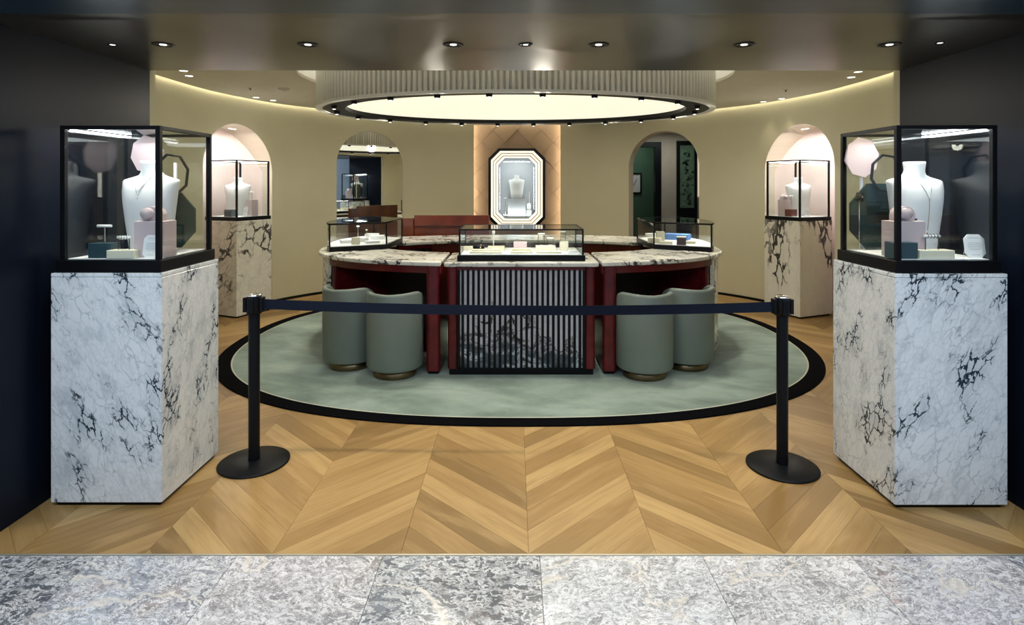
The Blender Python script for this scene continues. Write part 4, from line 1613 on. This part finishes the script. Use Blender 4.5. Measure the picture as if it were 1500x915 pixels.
# ------------------------------------------------------------------ display pieces
def bust(loc, rz, label, s=1.0, pendant='v', base=None):
    t = thing('necklace_bust', label, 'bust', loc, rz, group='white necklace busts')
    # (z, rx, ry, yoff, power)
    sec = [(0.0, .124, .052, .0), (0.10, .134, .064, .0), (0.20, .145, .074, -.002), (0.28, .156, .078, -.002), (0.34, .167, .074, .0),
           (0.375, .175, .064, .004), (0.392, .179, .056, .008), (0.400, .172, .052, .010), (0.408, .142, .050, .012), (0.418, .100, .050, .012), (0.428, .070, .049, .012), (0.442, .056, .048, .010),
           (0.458, .052, .047, .008), (0.485, .055, .050, .008), (0.498, .057, .052, .008), (0.503, .054, .049, .008)]
    seg = 40
    vs, fs = [], []
    for z, rx, ry, yo in sec:
        n_ = 2.5 if rx > 0.1 else 2.0
        for k in range(seg):
            a = 2 * PI * k / seg
            p = sup((0, 0), rx, ry, n_, a)
            vs.append((p[0] * s, (p[1] + yo) * s, z * s))
    for i in range(len(sec) - 1):
        for k in range(seg):
            fs.append((i * seg + k, i * seg + (k + 1) % seg, (i + 1) * seg + (k + 1) % seg, (i + 1) * seg + k))
    mb = MB().add(vs, fs, True)
    mb.f.append(tuple(range(seg - 1, -1, -1)))
    mb.f.append(tuple((len(sec) - 1) * seg + k for k in range(seg)))
    mb.build('torso', M['bust'], t)

    def front(u, z):
        """point on the front surface (towards -y)"""
        z = max(0.0, min(0.503, z))
        for (z0, rx0, ry0, y0), (z1, rx1, ry1, y1) in zip(sec, sec[1:]):
            if z0 <= z <= z1:
                k = (z - z0) / (z1 - z0)
                rx = rx0 + (rx1 - rx0) * k; ry = ry0 + (ry1 - ry0) * k; yo = y0 + (y1 - y0) * k
                break
        n_ = 2.5 if rx > 0.1 else 2.0
        u = max(-rx * 0.98, min(rx * 0.98, u))
        y = -ry * (1 - abs(u / rx) ** n_) ** (1 / n_) + yo
        return (u * s, y * s - 0.003, z * s)
    chains = {'v': [(0.34, 0.05), (0.315, 0.05)], 'long': [(0.30, 0.05)], 'dot': []}[pendant]
    for zb_, w in chains:
        pts_ = []
        for k in range(21):
            u = (k / 20 * 2 - 1) * w
            z = zb_ + (0.425 - zb_) * abs(u / w) ** 1.15
            pts_.append(front(u, z))
        MB().tube(pts_, 0.0016, 5).build('chain', M['silver'], t)
    if pendant == 'v':
        p = front(0.0, 0.30)
        MB().lathe([(0, -0.005), (0.004, 0), (0, 0.005)], 8, cap=False).build('pendant', M['silver'], t, loc=(p[0], p[1], p[2]))
    elif pendant == 'long':
        pts_ = [front(0, 0.30 - 0.18 * k / 8) for k in range(9)]
        MB().tube(pts_, 0.0014, 5).build('drop_chain', M['gold'], t)
        p = front(0.0, 0.295)
        MB().lathe([(0, -0.005), (0.006, 0), (0, 0.005)], 8, cap=False).build('clasp', M['gold'], t, loc=p)
        p = front(0.0, 0.115)
        MB().lathe([(0, -0.014), (0.003, -0.008), (0.003, 0.008), (0, 0.012)], 8, cap=False).build('pendant', M['gold'], t, loc=p)
    else:
        p = front(0.0, 0.30)
        MB().lathe([(0, -0.006), (0.005, 0), (0, 0.006)], 8, cap=False).build('pendant', M['plum'], t, loc=p)
    return t


def ngon(r, n=8, a0=None, sx=1.0, sz=1.0, c=(0, 0)):
    a0 = PI / n if a0 is None else a0
    return [(c[0] + sx * r * math.cos(a0 + 2 * PI * k / n), c[1] + sz * r * math.sin(a0 + 2 * PI * k / n)) for k in range(n)]


def frame_y(outer, inner, y0, y1):
    n = len(outer)
    mb = MB()
    vs = [(x, y0, z) for x, z in outer] + [(x, y0, z) for x, z in inner] + [(x, y1, z) for x, z in outer] + [(x, y1, z) for x, z in inner]
    fs = []
    for k in range(n):
        j = (k + 1) % n
        fs += [(k, j, n + j, n + k), (2 * n + k, 3 * n + k, 3 * n + j, 2 * n + j), (k, 2 * n + k, 2 * n + j, j), (n + k, n + j, 3 * n + j, 3 * n + k)]
    return mb.add(vs, fs)


ZD = 1.16 + 0.066    # deck level in the tall foreground cases


def px(xp, yp, d):
    return ((xp - 754) / 850 * d, d, 1.6 - (yp - 270) / 850 * d)


def sculpture(loc, rz, label, pale, hoop, dark, pole):
    """pale octagon plaque, black hoop and dark octagon, in metres from the deck point"""
    t = thing('octagon_sculpture', label, 'display prop', loc, rz, group='octagon props in the glass cases')
    (x, y, z, r, a) = dark
    MB().prism_y(ngon(r, 8, a, c=(x, z), sx=0.9), y, y + 0.012).build('dark_plaque', M['green'], t, label='dark green octagonal plaque', bevel=0.001)
    for zz in (z + 0.03, z - 0.045):
        MB().box(x - 0.02, x + 0.05, y - 0.012, y - 0.001, zz, zz + 0.004).build('ledge', M['teal'], t)
    (x, y, z, r, a) = hoop
    frame_y(ngon(r, 8, a, c=(x, z), sx=0.85), ngon(r - 0.011, 8, a, c=(x, z), sx=0.85), y, y + 0.014).build('black_hoop', M['black'], t, label='thin black octagonal hoop')
    (x, y, z, r, a) = pale
    MB().prism_y(ngon(r, 8, a, c=(x, z), sx=0.88), y, y + 0.010).build('pale_plaque', M['blush'], t, label='pale blush octagonal plaque', bevel=0.001)
    (x, y) = pole
    MB().box(x - 0.008, x + 0.008, y, y + 0.010, 0, 0.50).build('pole', M['card'], t)
    return t


def tbar(loc, box, h, bw, mat, label, two=False, rz=0.0, beads=None, grp='small ring stands'):
    t = thing('ring_stand', label, 'jewellery stand', loc, rz, group=grp)
    w, d, bh = box
    MB().box(-w / 2, w / 2, -d / 2, d / 2, 0, bh).build('block', mat, t, bevel=0.002)
    if two:
        for sx in (-1, 1):
            MB().box(sx * bw * 0.42 - 0.002, sx * bw * 0.42 + 0.002, -0.002, 0.002, bh, h).build('leg', M['brass'], t)
    else:
        MB().box(-0.0028, 0.0028, -0.0028, 0.0028, bh, h).build('leg', M['silver'], t)
    MB().tube([(-bw / 2, 0, h + 0.006), (bw / 2, 0, h + 0.006)], 0.007, 10).build('bar', M['card'], t)
    if beads:
        for k in range(4):
            x = -bw * 0.3 + bw * 0.2 * k
            MB().tube([(x + 0.0, 0.010 * math.cos(a_), h + 0.006 + 0.010 * math.sin(a_)) for a_ in [2 * PI * q / 12 for q in range(12)]], 0.0016, 5, closed=True).build('ring', beads, t)
    return t


def cardstand(loc, rz, label, w=0.07, h=0.11, s=1.0):
    t = thing('sign_card', label, 'sign', loc, rz, group='white octagonal text cards')
    w *= s; h *= s
    c = w * 0.22
    P = [(-w / 2 + c, 0), (w / 2 - c, 0), (w / 2, c), (w / 2, h - c), (w / 2 - c, h), (-w / 2 + c, h), (-w / 2, h - c), (-w / 2, c)]
    tilt = 0.18
    mb = MB().prism_y(P, 0.0, 0.004)
    mb.v = [(x, y + z * tilt, z) for x, y, z in mb.v]
    mb.build('plate', M['card'], t)
    # lines of print
    ln = MB()
    for k, (ww, zz) in enumerate([(0.5, 0.84), (0.62, 0.62), (0.7, 0.55), (0.66, 0.48), (0.7, 0.41), (0.5, 0.34), (0.4, 0.12)]):
        x0 = -w * ww / 2
        z = h * zz
        ln.add([(x0, -0.0006 + z * tilt, z), (-x0, -0.0006 + z * tilt, z), (-x0, -0.0006 + (z + h * 0.018) * tilt, z + h * 0.018), (x0, -0.0006 + (z + h * 0.018) * tilt, z + h * 0.018)], [(0, 1, 2, 3)])
    ln.build('print', M['ink'], t)
    MB().tube([(-w * 0.3, h * 0.8 * tilt + 0.005, h * 0.8), (-w * 0.3, 0.05 * s, 0.002), (w * 0.3, 0.05 * s, 0.002), (w * 0.3, h * 0.8 * tilt + 0.005, h * 0.8)], 0.0014, 5).build('wire_leg', M['silver'], t)
    return t


def arch_block(loc, rz, label, s=1.0, mat=None):
    """blush cuff display: an arch-topped block"""
    t = thing('cuff_display', label, 'jewellery stand', loc, rz, group='blush cuff displays')
    w, h = 0.05 * s, 0.075 * s
    P = [(-w, 0), (w, 0), (w, h - w)] + [(w * math.cos(a_), h - w + w * math.sin(a_)) for a_ in [PI * k / 14 for k in range(1, 14)]] + [(-w, h - w)]
    MB().prism_y(P, -0.025 * s, 0.035 * s).build('body', M['blush'], t, bevel=0.002)
    MB().lathe([(0, -0.005), (0.028 * s, -0.005), (0.030 * s, 0.0), (0.028 * s, 0.024 * s), (0, 0.026 * s)], 24, cap=False).build('cap', M['blush'], t, loc=(-0.01 * s, -0.03 * s, 0.038 * s)).rotation_euler = (PI / 2, 0, 0)
    return t


def block(loc, size, mat, label, name='display_block', rz=0.0, cat='jewellery block', bev=0.002, grp=None):
    w, d, h = size
    o = MB().box(-w / 2, w / 2, -d / 2, d / 2, 0, h).build(name, mat, None, loc=loc, rz=rz, bevel=bev)
    return tag(o, label, cat, grp)


# ---- left foreground case
bust((-2.01, 3.20, ZD), D2(-14), 'white bust with fine layered silver necklaces in the left foreground case', pendant='v')
sculpture((-2.01, 3.30, ZD), D2(-4), 'octagonal plaques and black hoop stacked behind the white bust, left foreground case',
          pale=(-0.125, 0.05, 0.548, 0.112, D2(10)), hoop=(0.055, 0.0, 0.428, 0.125, D2(15)), dark=(0.045, 0.02, 0.17, 0.170, D2(22.5)), pole=(0.03, 0.075))
b = block((-1.875, 3.03, ZD), (0.155, 0.11, 0.185), M['blush'], 'tall blush block beside the bust in the left foreground case', 'display_pedestal', 0.0, 'pedestal')
arch_block((-1.885, 3.03, ZD + 0.186), 0.0, 'blush arched cuff display on the tall block in the left foreground case')
tbar((-2.107, 2.98, ZD), (0.115, 0.075, 0.075), 0.155, 0.072, M['teal'], 'dark teal block carrying a white T-bar, left in the left foreground case')
tbar((-1.990, 2.955, ZD), (0.138, 0.06, 0.042), 0.098, 0.066, M['cream'], 'low white block with a two-legged bar in front of the bust, left foreground case', two=True, beads=M['silver'])
cardstand((-1.856, 2.952, ZD), 0.0, 'white octagonal text card at the front post in the left foreground case', 0.082, 0.115)

# ---- right foreground case
bust((2.19, 3.17, ZD), D2(14), 'white bust with a long gold lariat necklace in the right foreground case', pendant='long', s=0.99)
sculpture((2.09, 3.30, ZD), D2(4), 'octagonal plaques and hoop stacked beside the white bust, right foreground case',
          pale=(-0.085, 0.05, 0.53, 0.118, D2(10)), hoop=(0.03, 0.0, 0.435, 0.115, D2(15)), dark=(-0.005, 0.02, 0.19, 0.205, D2(22.5)), pole=(-0.07, 0.075))
b = block((2.025, 3.025, ZD), (0.165, 0.10, 0.185), M['blush'], 'tall blush block beside the bust in the right foreground case', 'display_pedestal', 0.0, 'pedestal')
arch_block((2.03, 3.035, ZD + 0.186), 0.0, 'blush arched cuff display on the tall block in the right foreground case')
for i, xx in enumerate((-0.02, 0.06)):
    t = thing('black_earring', 'small black bead earring lying on the blush block in the right case, %s' % ('left one' if i == 0 else 'right one'), 'earring', (2.02 + xx - 0.005, 3.0, ZD + 0.187))
    MB().lathe([(0, 0.0), (0.006, 0.004), (0.006, 0.008), (0, 0.012)], 10, cap=False).build('bead', M['black'], t)
    MB().tube([(0.006, 0, 0.005), (0.012, 0, 0.003), (0.016, 0, 0.006)], 0.0012, 5).build('pin', M['silver'], t)
block((1.967, 2.955, ZD), (0.122, 0.075, 0.082), M['teal'], 'plain dark teal block at the front of the right foreground case')
tbar((2.125, 2.955, ZD), (0.178, 0.075, 0.042), 0.105, 0.080, M['cream'], 'low white block with a two-legged bar holding black rings, right foreground case', two=True, beads=M['black'])
cardstand((2.350, 2.955, ZD), D2(-4), 'white octagonal text card on wire stand at right end of right foreground case', 0.10, 0.118)
# small black rosette on the edge of the dark plaque
fg = thing('black_rosette', 'small faceted black ornament perched left of the dark plaque in the right foreground case', 'ornament', (1.945, 3.27, ZD + 0.283))
bm_ = MB()
random.seed(3)
for k in range(9):
    a_ = 2 * PI * k / 9
    r1_ = 0.022 + 0.012 * (k % 2)
    bm_.add([(0, -0.02, 0.02), (r1_ * math.cos(a_), 0, 0.02 + r1_ * math.sin(a_)), (r1_ * 0.9 * math.cos(a_ + 0.7), -0.006, 0.02 + r1_ * 0.9 * math.sin(a_ + 0.7)), (0, 0.012, 0.02)], [(0, 1, 2), (1, 3, 2), (0, 3, 1), (0, 2, 3)])
bm_.build('petals', M['black'], fg)
MB().tube([(0, 0.006, 0.0), (0, 0.006, -0.283)], 0.0015, 5).build('wire', M['silver'], fg)
MB().lathe([(0, -0.004), (0.004, 0), (0, 0.004)], 8, cap=False).build('stud', M['silver'], fg, loc=(0.0, -0.022, 0.02))

# ---- rear cases
ZD2 = 1.16 + 0.049


def rot2(c, rz, x, y):
    return (c[0] + x * math.cos(rz) - y * math.sin(rz), c[1] + x * math.sin(rz) + y * math.cos(rz))


for c, rz, sd, nm, boxm in ((RL[:2], RL[2], 1, 'left', 'teal'), (RR[:2], RR[2], -1, 'right', 'oxblood')):
    p = rot2(c, rz, -0.05 * sd, 0.03)
    bust((p[0], p[1], ZD2), rz + D2(18 * sd), 'white bust in the glass case of the %s niche' % nm, s=0.95, pendant='v')
    p = rot2(c, rz, 0.172 * sd, 0.05)
    block((p[0], p[1], ZD2), (0.10, 0.10, 0.20), M['blush'], 'blush pedestal block in the glass case of the %s niche' % nm, 'display_pedestal', rz, 'pedestal')
    p2 = (p[0], p[1], ZD2 + 0.201)
    if nm == 'left':
        tbar(p2, (0.05, 0.04, 0.004), 0.09, 0.06, M['card'], 'small white T-bar on the blush pedestal in the left niche case', rz=rz)
    else:
        arch_block(p2, rz, 'blush arched cuff display on the pedestal in the right niche case', s=0.85)
    if nm == 'left':
        p = rot2(c, rz, 0.06, -0.17)
        block((p[0], p[1], ZD2), (0.115, 0.09, 0.085), M['teal'], 'dark teal block near the front corner of the left niche case', rz=rz)
        p = rot2(c, rz, 0.205, -0.09)
        cardstand((p[0], p[1], ZD2), rz, 'white text card in the glass case of the left niche', 0.07, 0.12)
    else:
        p = rot2(c, rz, -0.17, -0.05)
        tbar((p[0], p[1], ZD2), (0.105, 0.09, 0.085), 0.24, 0.055, M['oxblood'], 'oxblood block with a tall T-bar in the right niche case', rz=rz)
        p = rot2(c, rz, -0.035, -0.19)
        cardstand((p[0], p[1], ZD2), rz + D2(10), 'white text card at the front corner of the right niche case', 0.07, 0.11)

# ---- octagonal wall vitrine
YV = yb - 0.01
vx, vz = 0.034, 1.535
v_ = thing('wall_vitrine', 'octagonal glowing wall vitrine with a black frame on the veneer column', 'display case', (vx, YV, vz))


def octo(w, h, c):
    w2, h2 = w / 2, h / 2
    return [(-w2 + c, -h2), (w2 - c, -h2), (w2, -h2 + c), (w2, h2 - c), (w2 - c, h2), (-w2 + c, h2), (-w2, h2 - c), (-w2, -h2 + c)]


W0, H0 = 0.93, 1.31
steps = [(0.93, 1.31, .165, 'black'), (0.845, 1.225, .150, 'glow'), (0.78, 1.16, .138, 'cream2'), (0.755, 1.135, .134, 'glow'), (0.70, 1.08, .124, 'cream2'), (0.675, 1.055, .12, 'glow'), (0.615, 0.995, .11, None)]
M['glow'] = simple('glowing_acrylic', (0.9, 0.9, 0.85), 0.4, emit=(1.0, 0.93, 0.78), es=0.85)
M['cream2'] = simple('champagne_step', (0.36, 0.26, 0.16), 0.4, var=0.03)
yy = -0.25
for k in range(len(steps) - 1):
    a, b = steps[k], steps[k + 1]
    frame_y(octo(*a[:3]), octo(*b[:3]), yy + 0.010 * k, yy + 0.010 * k + 0.016).build('outer_frame' if k == 0 else ('light_step' if a[3] == 'glow' else 'trim_step'), M[a[3]], v_)
# black body sides, interior box
frame_y(octo(0.925, 1.305, .164), octo(0.64, 1.02, .115), yy + 0.076, -0.001).build('body', M['black'], v_)
M['vitrine_in'] = simple('vitrine_interior', (0.40, 0.42, 0.44), 0.6, var=0.02)
frame_y(octo(0.639, 1.019, .1145), octo(0.625, 1.005, .112), yy + 0.062, -0.016).build('lining', M['vitrine_in'], v_)
MB().prism_y(octo(0.63, 1.01, .113), -0.0155, -0.006).build('back_panel', M['vitrine_in'], v_)
MB().prism_y(octo(0.614, 0.994, .11), yy + 0.052, yy + 0.055).build('glass_pane', M['glass'], v_)
for sz in (-1, 1):
    lamp('vitrine_fill', 'AREA', (vx, YV - 0.235, vz + sz * 0.44), 1.7, (0.97, 0.98, 1.0), 0.45, 0.02, aim=(vx, YV - 0.06, vz + sz * 0.02))  # unseen area lights added to brighten the bust from the front
for sx in (-1, 1):
    lamp('vitrine_fill', 'AREA', (vx + sx * 0.28, YV - 0.235, vz), 0.9, (0.95, 0.98, 1.0), 0.02, 0.7, aim=(vx - sx * 0.05, YV - 0.06, vz))  # unseen side fill, added to even out the interior
# things inside
VB = vz - 0.4965
block((vx - 0.0, YV - 0.095, VB), (0.30, 0.13, 0.33), M['vitrine_in'], 'pale pedestal under the bust in the wall vitrine', 'display_pedestal', 0, 'pedestal')
bs = bust((vx, YV - 0.095, VB + 0.331), 0.0, 'small white bust with a tiny dark pendant in the octagonal wall vitrine', s=0.76, pendant='dot')
for sx, hh, nm in ((-0.19, 0.33, 'left'),):
    tbar((vx + sx, YV - 0.09, VB), (0.05, 0.04, 0.006), hh, 0.055, M['card'], 'thin white T-bar stand left of the bust in the wall vitrine')
cardstand((vx + 0.20, YV - 0.12, VB + 0.14), 0, 'small octagonal card right of the bust in the wall vitrine', 0.065, 0.11)
block((vx + 0.205, YV - 0.09, VB), (0.085, 0.12, 0.139), M['vitrine_in'], 'narrow pale block under the card in the wall vitrine', 'display_pedestal', 0, 'pedestal')
t = thing('pendant_stand', 'slim white stand with a hanging drop right of the bust in the wall vitrine', 'jewellery stand', (vx + 0.21, YV - 0.050, VB + 0.139))
MB().box(-0.004, 0.004, 0, 0.006, 0, 0.30).build('pole', M['card'], t)
MB().lathe([(0.03, 0.0), (0.03, 0.003), (0.0, 0.004)], 16, cap=False).build('foot', M['card'], t)

# ---- things in the long case on the centre desk
ZK = ZT + 0.0545


def bk(xp, yp_d, size, mat, label, name='display_tray', cat='jewellery tray', z=ZK, rz=0.0, grp='cream trays in the long case'):
    return block(((xp - 754) / 850 * yp_d, yp_d, z), size, mat, label, name, rz, cat, 0.002, grp)


bk(712, 4.99, (0.275, 0.09, 0.016), M['cream'], 'long low cream tray at the front left of the long case')
bk(712, 5.02, (0.24, 0.05, 0.014), M['cream'], 'narrow cream tray stacked on the front left tray of the long case', z=ZK + 0.0165)
bk(690, 5.25, (0.13, 0.09, 0.03), M['cream'], 'cream tray at the back left of the long case')
bk(727, 5.22, (0.15, 0.10, 0.035), M['cream'], 'square-edged cream tray left of the middle, behind the long low tray')
bk(764, 4.99, (0.185, 0.10, 0.016), M['cream'], 'bottom tray of the stepped stack in the middle of the long case')
bk(764, 5.02, (0.16, 0.07, 0.022), M['cream'], 'second tray of the stepped stack in the middle of the long case', z=ZK + 0.0165)
bk(762, 5.05, (0.115, 0.035, 0.055), M['blush'], 'pink-cream block topping the middle stack of the long case', z=ZK + 0.039, name='display_block', cat='jewellery block')
bk(804, 4.98, (0.215, 0.08, 0.018), M['cream'], 'low cream tray at the front right of the long case')
bk(799, 5.12, (0.17, 0.10, 0.050), M['cream'], 'deep cream tray behind the front right tray of the long case')
bk(826, 5.17, (0.075, 0.05, 0.085), M['cream'], 'upright cream block at the right of the long case', name='display_block', cat='jewellery block')
bk(838, 4.98, (0.082, 0.07, 0.014), M['card'], 'white tray at the far right end of the long case')
bk(838, 4.98, (0.066, 0.05, 0.012), M['card'], 'small white pad on the far right tray of the long case', z=ZK + 0.0145, name='display_pad')
for i, (xp, d_, h_, w_) in enumerate(((793, 5.15, 0.125, 0.062), (806, 5.17, 0.085, 0.062), (825, 5.27, 0.155, 0.05))):
    zz = (ZK + 0.051) if i < 2 else ZK
    tbar(((xp - 754) / 850 * d_, d_ - (0.0 if i < 2 else 0), zz), (0.03, 0.02, 0.003), h_ - 0.03 if i < 2 else h_, w_, M['cream'],
         'white two-legged ring bar in the long case, %s' % ('taller one on the deep right tray', 'shorter one on the deep right tray', 'at the back right corner')[i], two=True)
t = thing('pendant_stand', 'white rod stand with a pear-shaped top at the back left of the long case', 'jewellery stand', ((723 - 754) / 850 * 5.33, 5.33, ZK))
MB().lathe([(0.02, 0), (0.02, 0.004), (0.004, 0.006), (0.004, 0.12), (0.010, 0.135), (0.015, 0.15), (0.012, 0.165), (0, 0.17)], 16, cap=False).build('rod', M['card'], t)
t = thing('bracelet_roll', 'black velvet roll with a pale pearl bracelet at the left of the long case', 'jewellery stand', ((701 - 754) / 850 * 5.10, 5.12, ZK))
MB().tube([(-0.05, 0, 0.024 + 0.01), (0.05, 0, 0.024 + 0.01)], 0.024, 16).build('roll', M['black'], t)
MB().box(-0.06, 0.06, -0.03, 0.03, 0, 0.010).build('base', M['black'], t)
for i in range(10):
    a_ = PI * i / 9
    MB().lathe([(0, -0.004), (0.0035, -0.002), (0.0035, 0.002), (0, 0.004)], 8, cap=False).build('pearl', M['gold'], t, loc=(0.02, -0.027 * math.cos(a_), 0.034 + 0.027 * math.sin(a_)))
for i in range(9):
    xx = (675 + 0) / 1.0
random.seed(11)
k = 0
for (xp, d_, z_) in [(690, 5.02, .031), (704, 5.02, .031), (719, 5.02, .031), (733, 5.02, .031), (762, 5.05, .0945), (795, 4.98, .0185), (806, 4.98, .0185), (816, 4.98, .0185), (838, 4.98, .027), (735, 5.22, .0355), (722, 5.22, .0355)]:
    t = thing('ring', 'tiny rose gold ring standing on a cream tray in the long case', 'ring', ((xp - 754) / 850 * d_, d_, ZK + z_ + 0.0075), group='rings on the trays of the long case')
    MB().tube([(0.007 * math.cos(a_), 0, 0.007 * math.sin(a_)) for a_ in [2 * PI * q / 14 for q in range(14)]], 0.0013, 5, closed=True).build('band', M['gold'], t)
    MB().lathe([(0, -0.002), (0.0025, 0), (0, 0.002)], 6, cap=False).build('stone', M['silver'], t, loc=(0, 0, 0.0085))

# ---- things in the wedge cases
G1 = 'pieces in the left wedge case'
ZW = ZT + 0.0485


def wk(xp, d_, size, mat, label, rz=0.0, name='display_tray', cat='jewellery tray', z=ZW, grp=None):
    return block(((xp - 754) / 850 * d_, d_, z), size, mat, label, name, rz, cat, 0.002, grp)


wk(521, 5.78, (0.075, 0.05, 0.07), M['cream'], 'upright cream block at the front of the left wedge case', name='display_block', cat='jewellery block')
wk(508, 5.95, (0.13, 0.12, 0.03), M['card'], 'white tray at the left of the left wedge case', D2(25))
wk(528, 6.05, (0.15, 0.12, 0.045), M['card'], 'taller white tray behind the cream block in the left wedge case', D2(25))
wk(545, 5.92, (0.14, 0.08, 0.022), M['card'], 'low white tray at the right of the left wedge case', D2(28))
wk(553, 6.35, (0.15, 0.14, 0.04), M['card'], 'white tray deeper in the left wedge case', D2(10))
wk(545, 6.70, (0.14, 0.12, 0.03), M['card'], 'white tray at the rear of the left wedge case', D2(0))
tbar(((537 - 754) / 850 * 6.0, 6.0, ZW + 0.0455), (0.03, 0.03, 0.003), 0.075, 0.02, M['card'], 'slim silver stand on the taller tray of the left wedge case')
tbar(((523 - 754) / 850 * 6.2, 6.24, ZW), (0.03, 0.03, 0.003), 0.14, 0.03, M['card'], 'slim tall stand at the middle of the left wedge case')
wk(959, 5.95, (0.12, 0.12, 0.05), M['cream'], 'cream tray at the left of the right wedge case', D2(-25))
wk(967, 6.12, (0.085, 0.05, 0.10), M['cream'], 'upright cream block behind the cream tray in the right wedge case', name='display_block', cat='jewellery block')
wk(976, 5.83, (0.12, 0.07, 0.026), M['cream'], 'low cream tray at the front of the right wedge case', D2(-20))
wk(998, 5.74, (0.088, 0.06, 0.072), M['plum'], 'plum block at the front of the right wedge case', D2(-15), 'display_block', 'jewellery block')
wk(998, 5.74, (0.092, 0.064, 0.010), M['cream'], 'thin cream lid on the plum block in the right wedge case', D2(-15), 'display_pad', 'jewellery tray', z=ZW + 0.0725)
wk(1010, 5.74 + 0.12, (0.11, 0.06, 0.026), M['cream'], 'low cream tray at the right of the right wedge case', D2(-25))
wk(992, 6.3, (0.26, 0.16, 0.06), M['blue'], 'solid block coloured as the blue reflection in the right wedge case', D2(-30), 'display_block', 'jewellery block')  # a blue reflection, put in as a coloured solid block
wk(955, 6.72, (0.13, 0.12, 0.03), M['card'], 'white tray at the rear of the right wedge case', 0)

# ------------------------------------------------------------------ barrier
def post(loc, label, side):
    t = thing('barrier_post', label, 'barrier post', loc, 0.0, group='barrier posts')
    MB().lathe([(0.0, 0.0), (0.190, 0.0), (0.194, 0.003), (0.194, 0.009), (0.188, 0.013), (0.060, 0.022), (0.036, 0.024)], 56, cap=False).build('base', M['stanchion'], t)
    MB().lathe([(0.031, 0.020), (0.031, 0.86)], 32, cap=False).build('pole', M['stanchion'], t)
    MB().lathe([(0.031, 0.855), (0.040, 0.858), (0.040, 0.958), (0.039, 0.962)], 32, cap=False).build('head', M['stanchion'], t)
    MB().lathe([(0.041, 0.960), (0.041, 0.967), (0.037, 0.970), (0.0, 0.971)], 32, cap=False).build('cap', M['chrome'], t)
    for sx in (-1, 1):
        MB().box(sx * 0.047 - 0.010, sx * 0.047 + 0.010, -0.022, 0.022, 0.868, 0.952).build('belt_clip', M['stanchion'], t, bevel=0.003)
    MB().box(-0.016, 0.016, -0.050, -0.036, 0.868, 0.952).build('belt_slot', M['stanchion'], t, bevel=0.003)
    return t


B1 = (-1.50, 3.34)
B2 = (1.517, 3.29)
post((B1[0], B1[1], 0), 'black barrier post at the left, beside the left marble plinth', 1)
post((B2[0], B2[1], 0), 'black barrier post at the right, beside the right marble plinth', -1)
mb = MB()
NB = 48
vs = []
for k in range(NB + 1):
    u = k / NB
    x = B1[0] + 0.06 + (B2[0] - B1[0] - 0.12) * u
    y = B1[1] + (B2[1] - B1[1]) * u
    sag = 0.028 * (1 - (2 * u - 1) ** 2)
    zt = 0.940 - sag - 0.006 * u
    zb_ = zt - 0.056
    tw = 0.004 * math.sin(u * 7)
    vs += [(x, y - 0.001 + tw, zt), (x, y + 0.001 + tw, zt), (x, y + 0.001 - tw, zb_), (x, y - 0.001 - tw, zb_)]
fs = []
for k in range(NB):
    for i in range(4):
        fs.append((k * 4 + i, k * 4 + (i + 1) % 4, (k + 1) * 4 + (i + 1) % 4, (k + 1) * 4 + i))
mb.add(vs, fs)
tag(mb.build('barrier_belt', M['belt']), 'long navy retractable belt stretched between the two black barrier posts', 'barrier belt')
t = bpy.data.objects['barrier_belt']
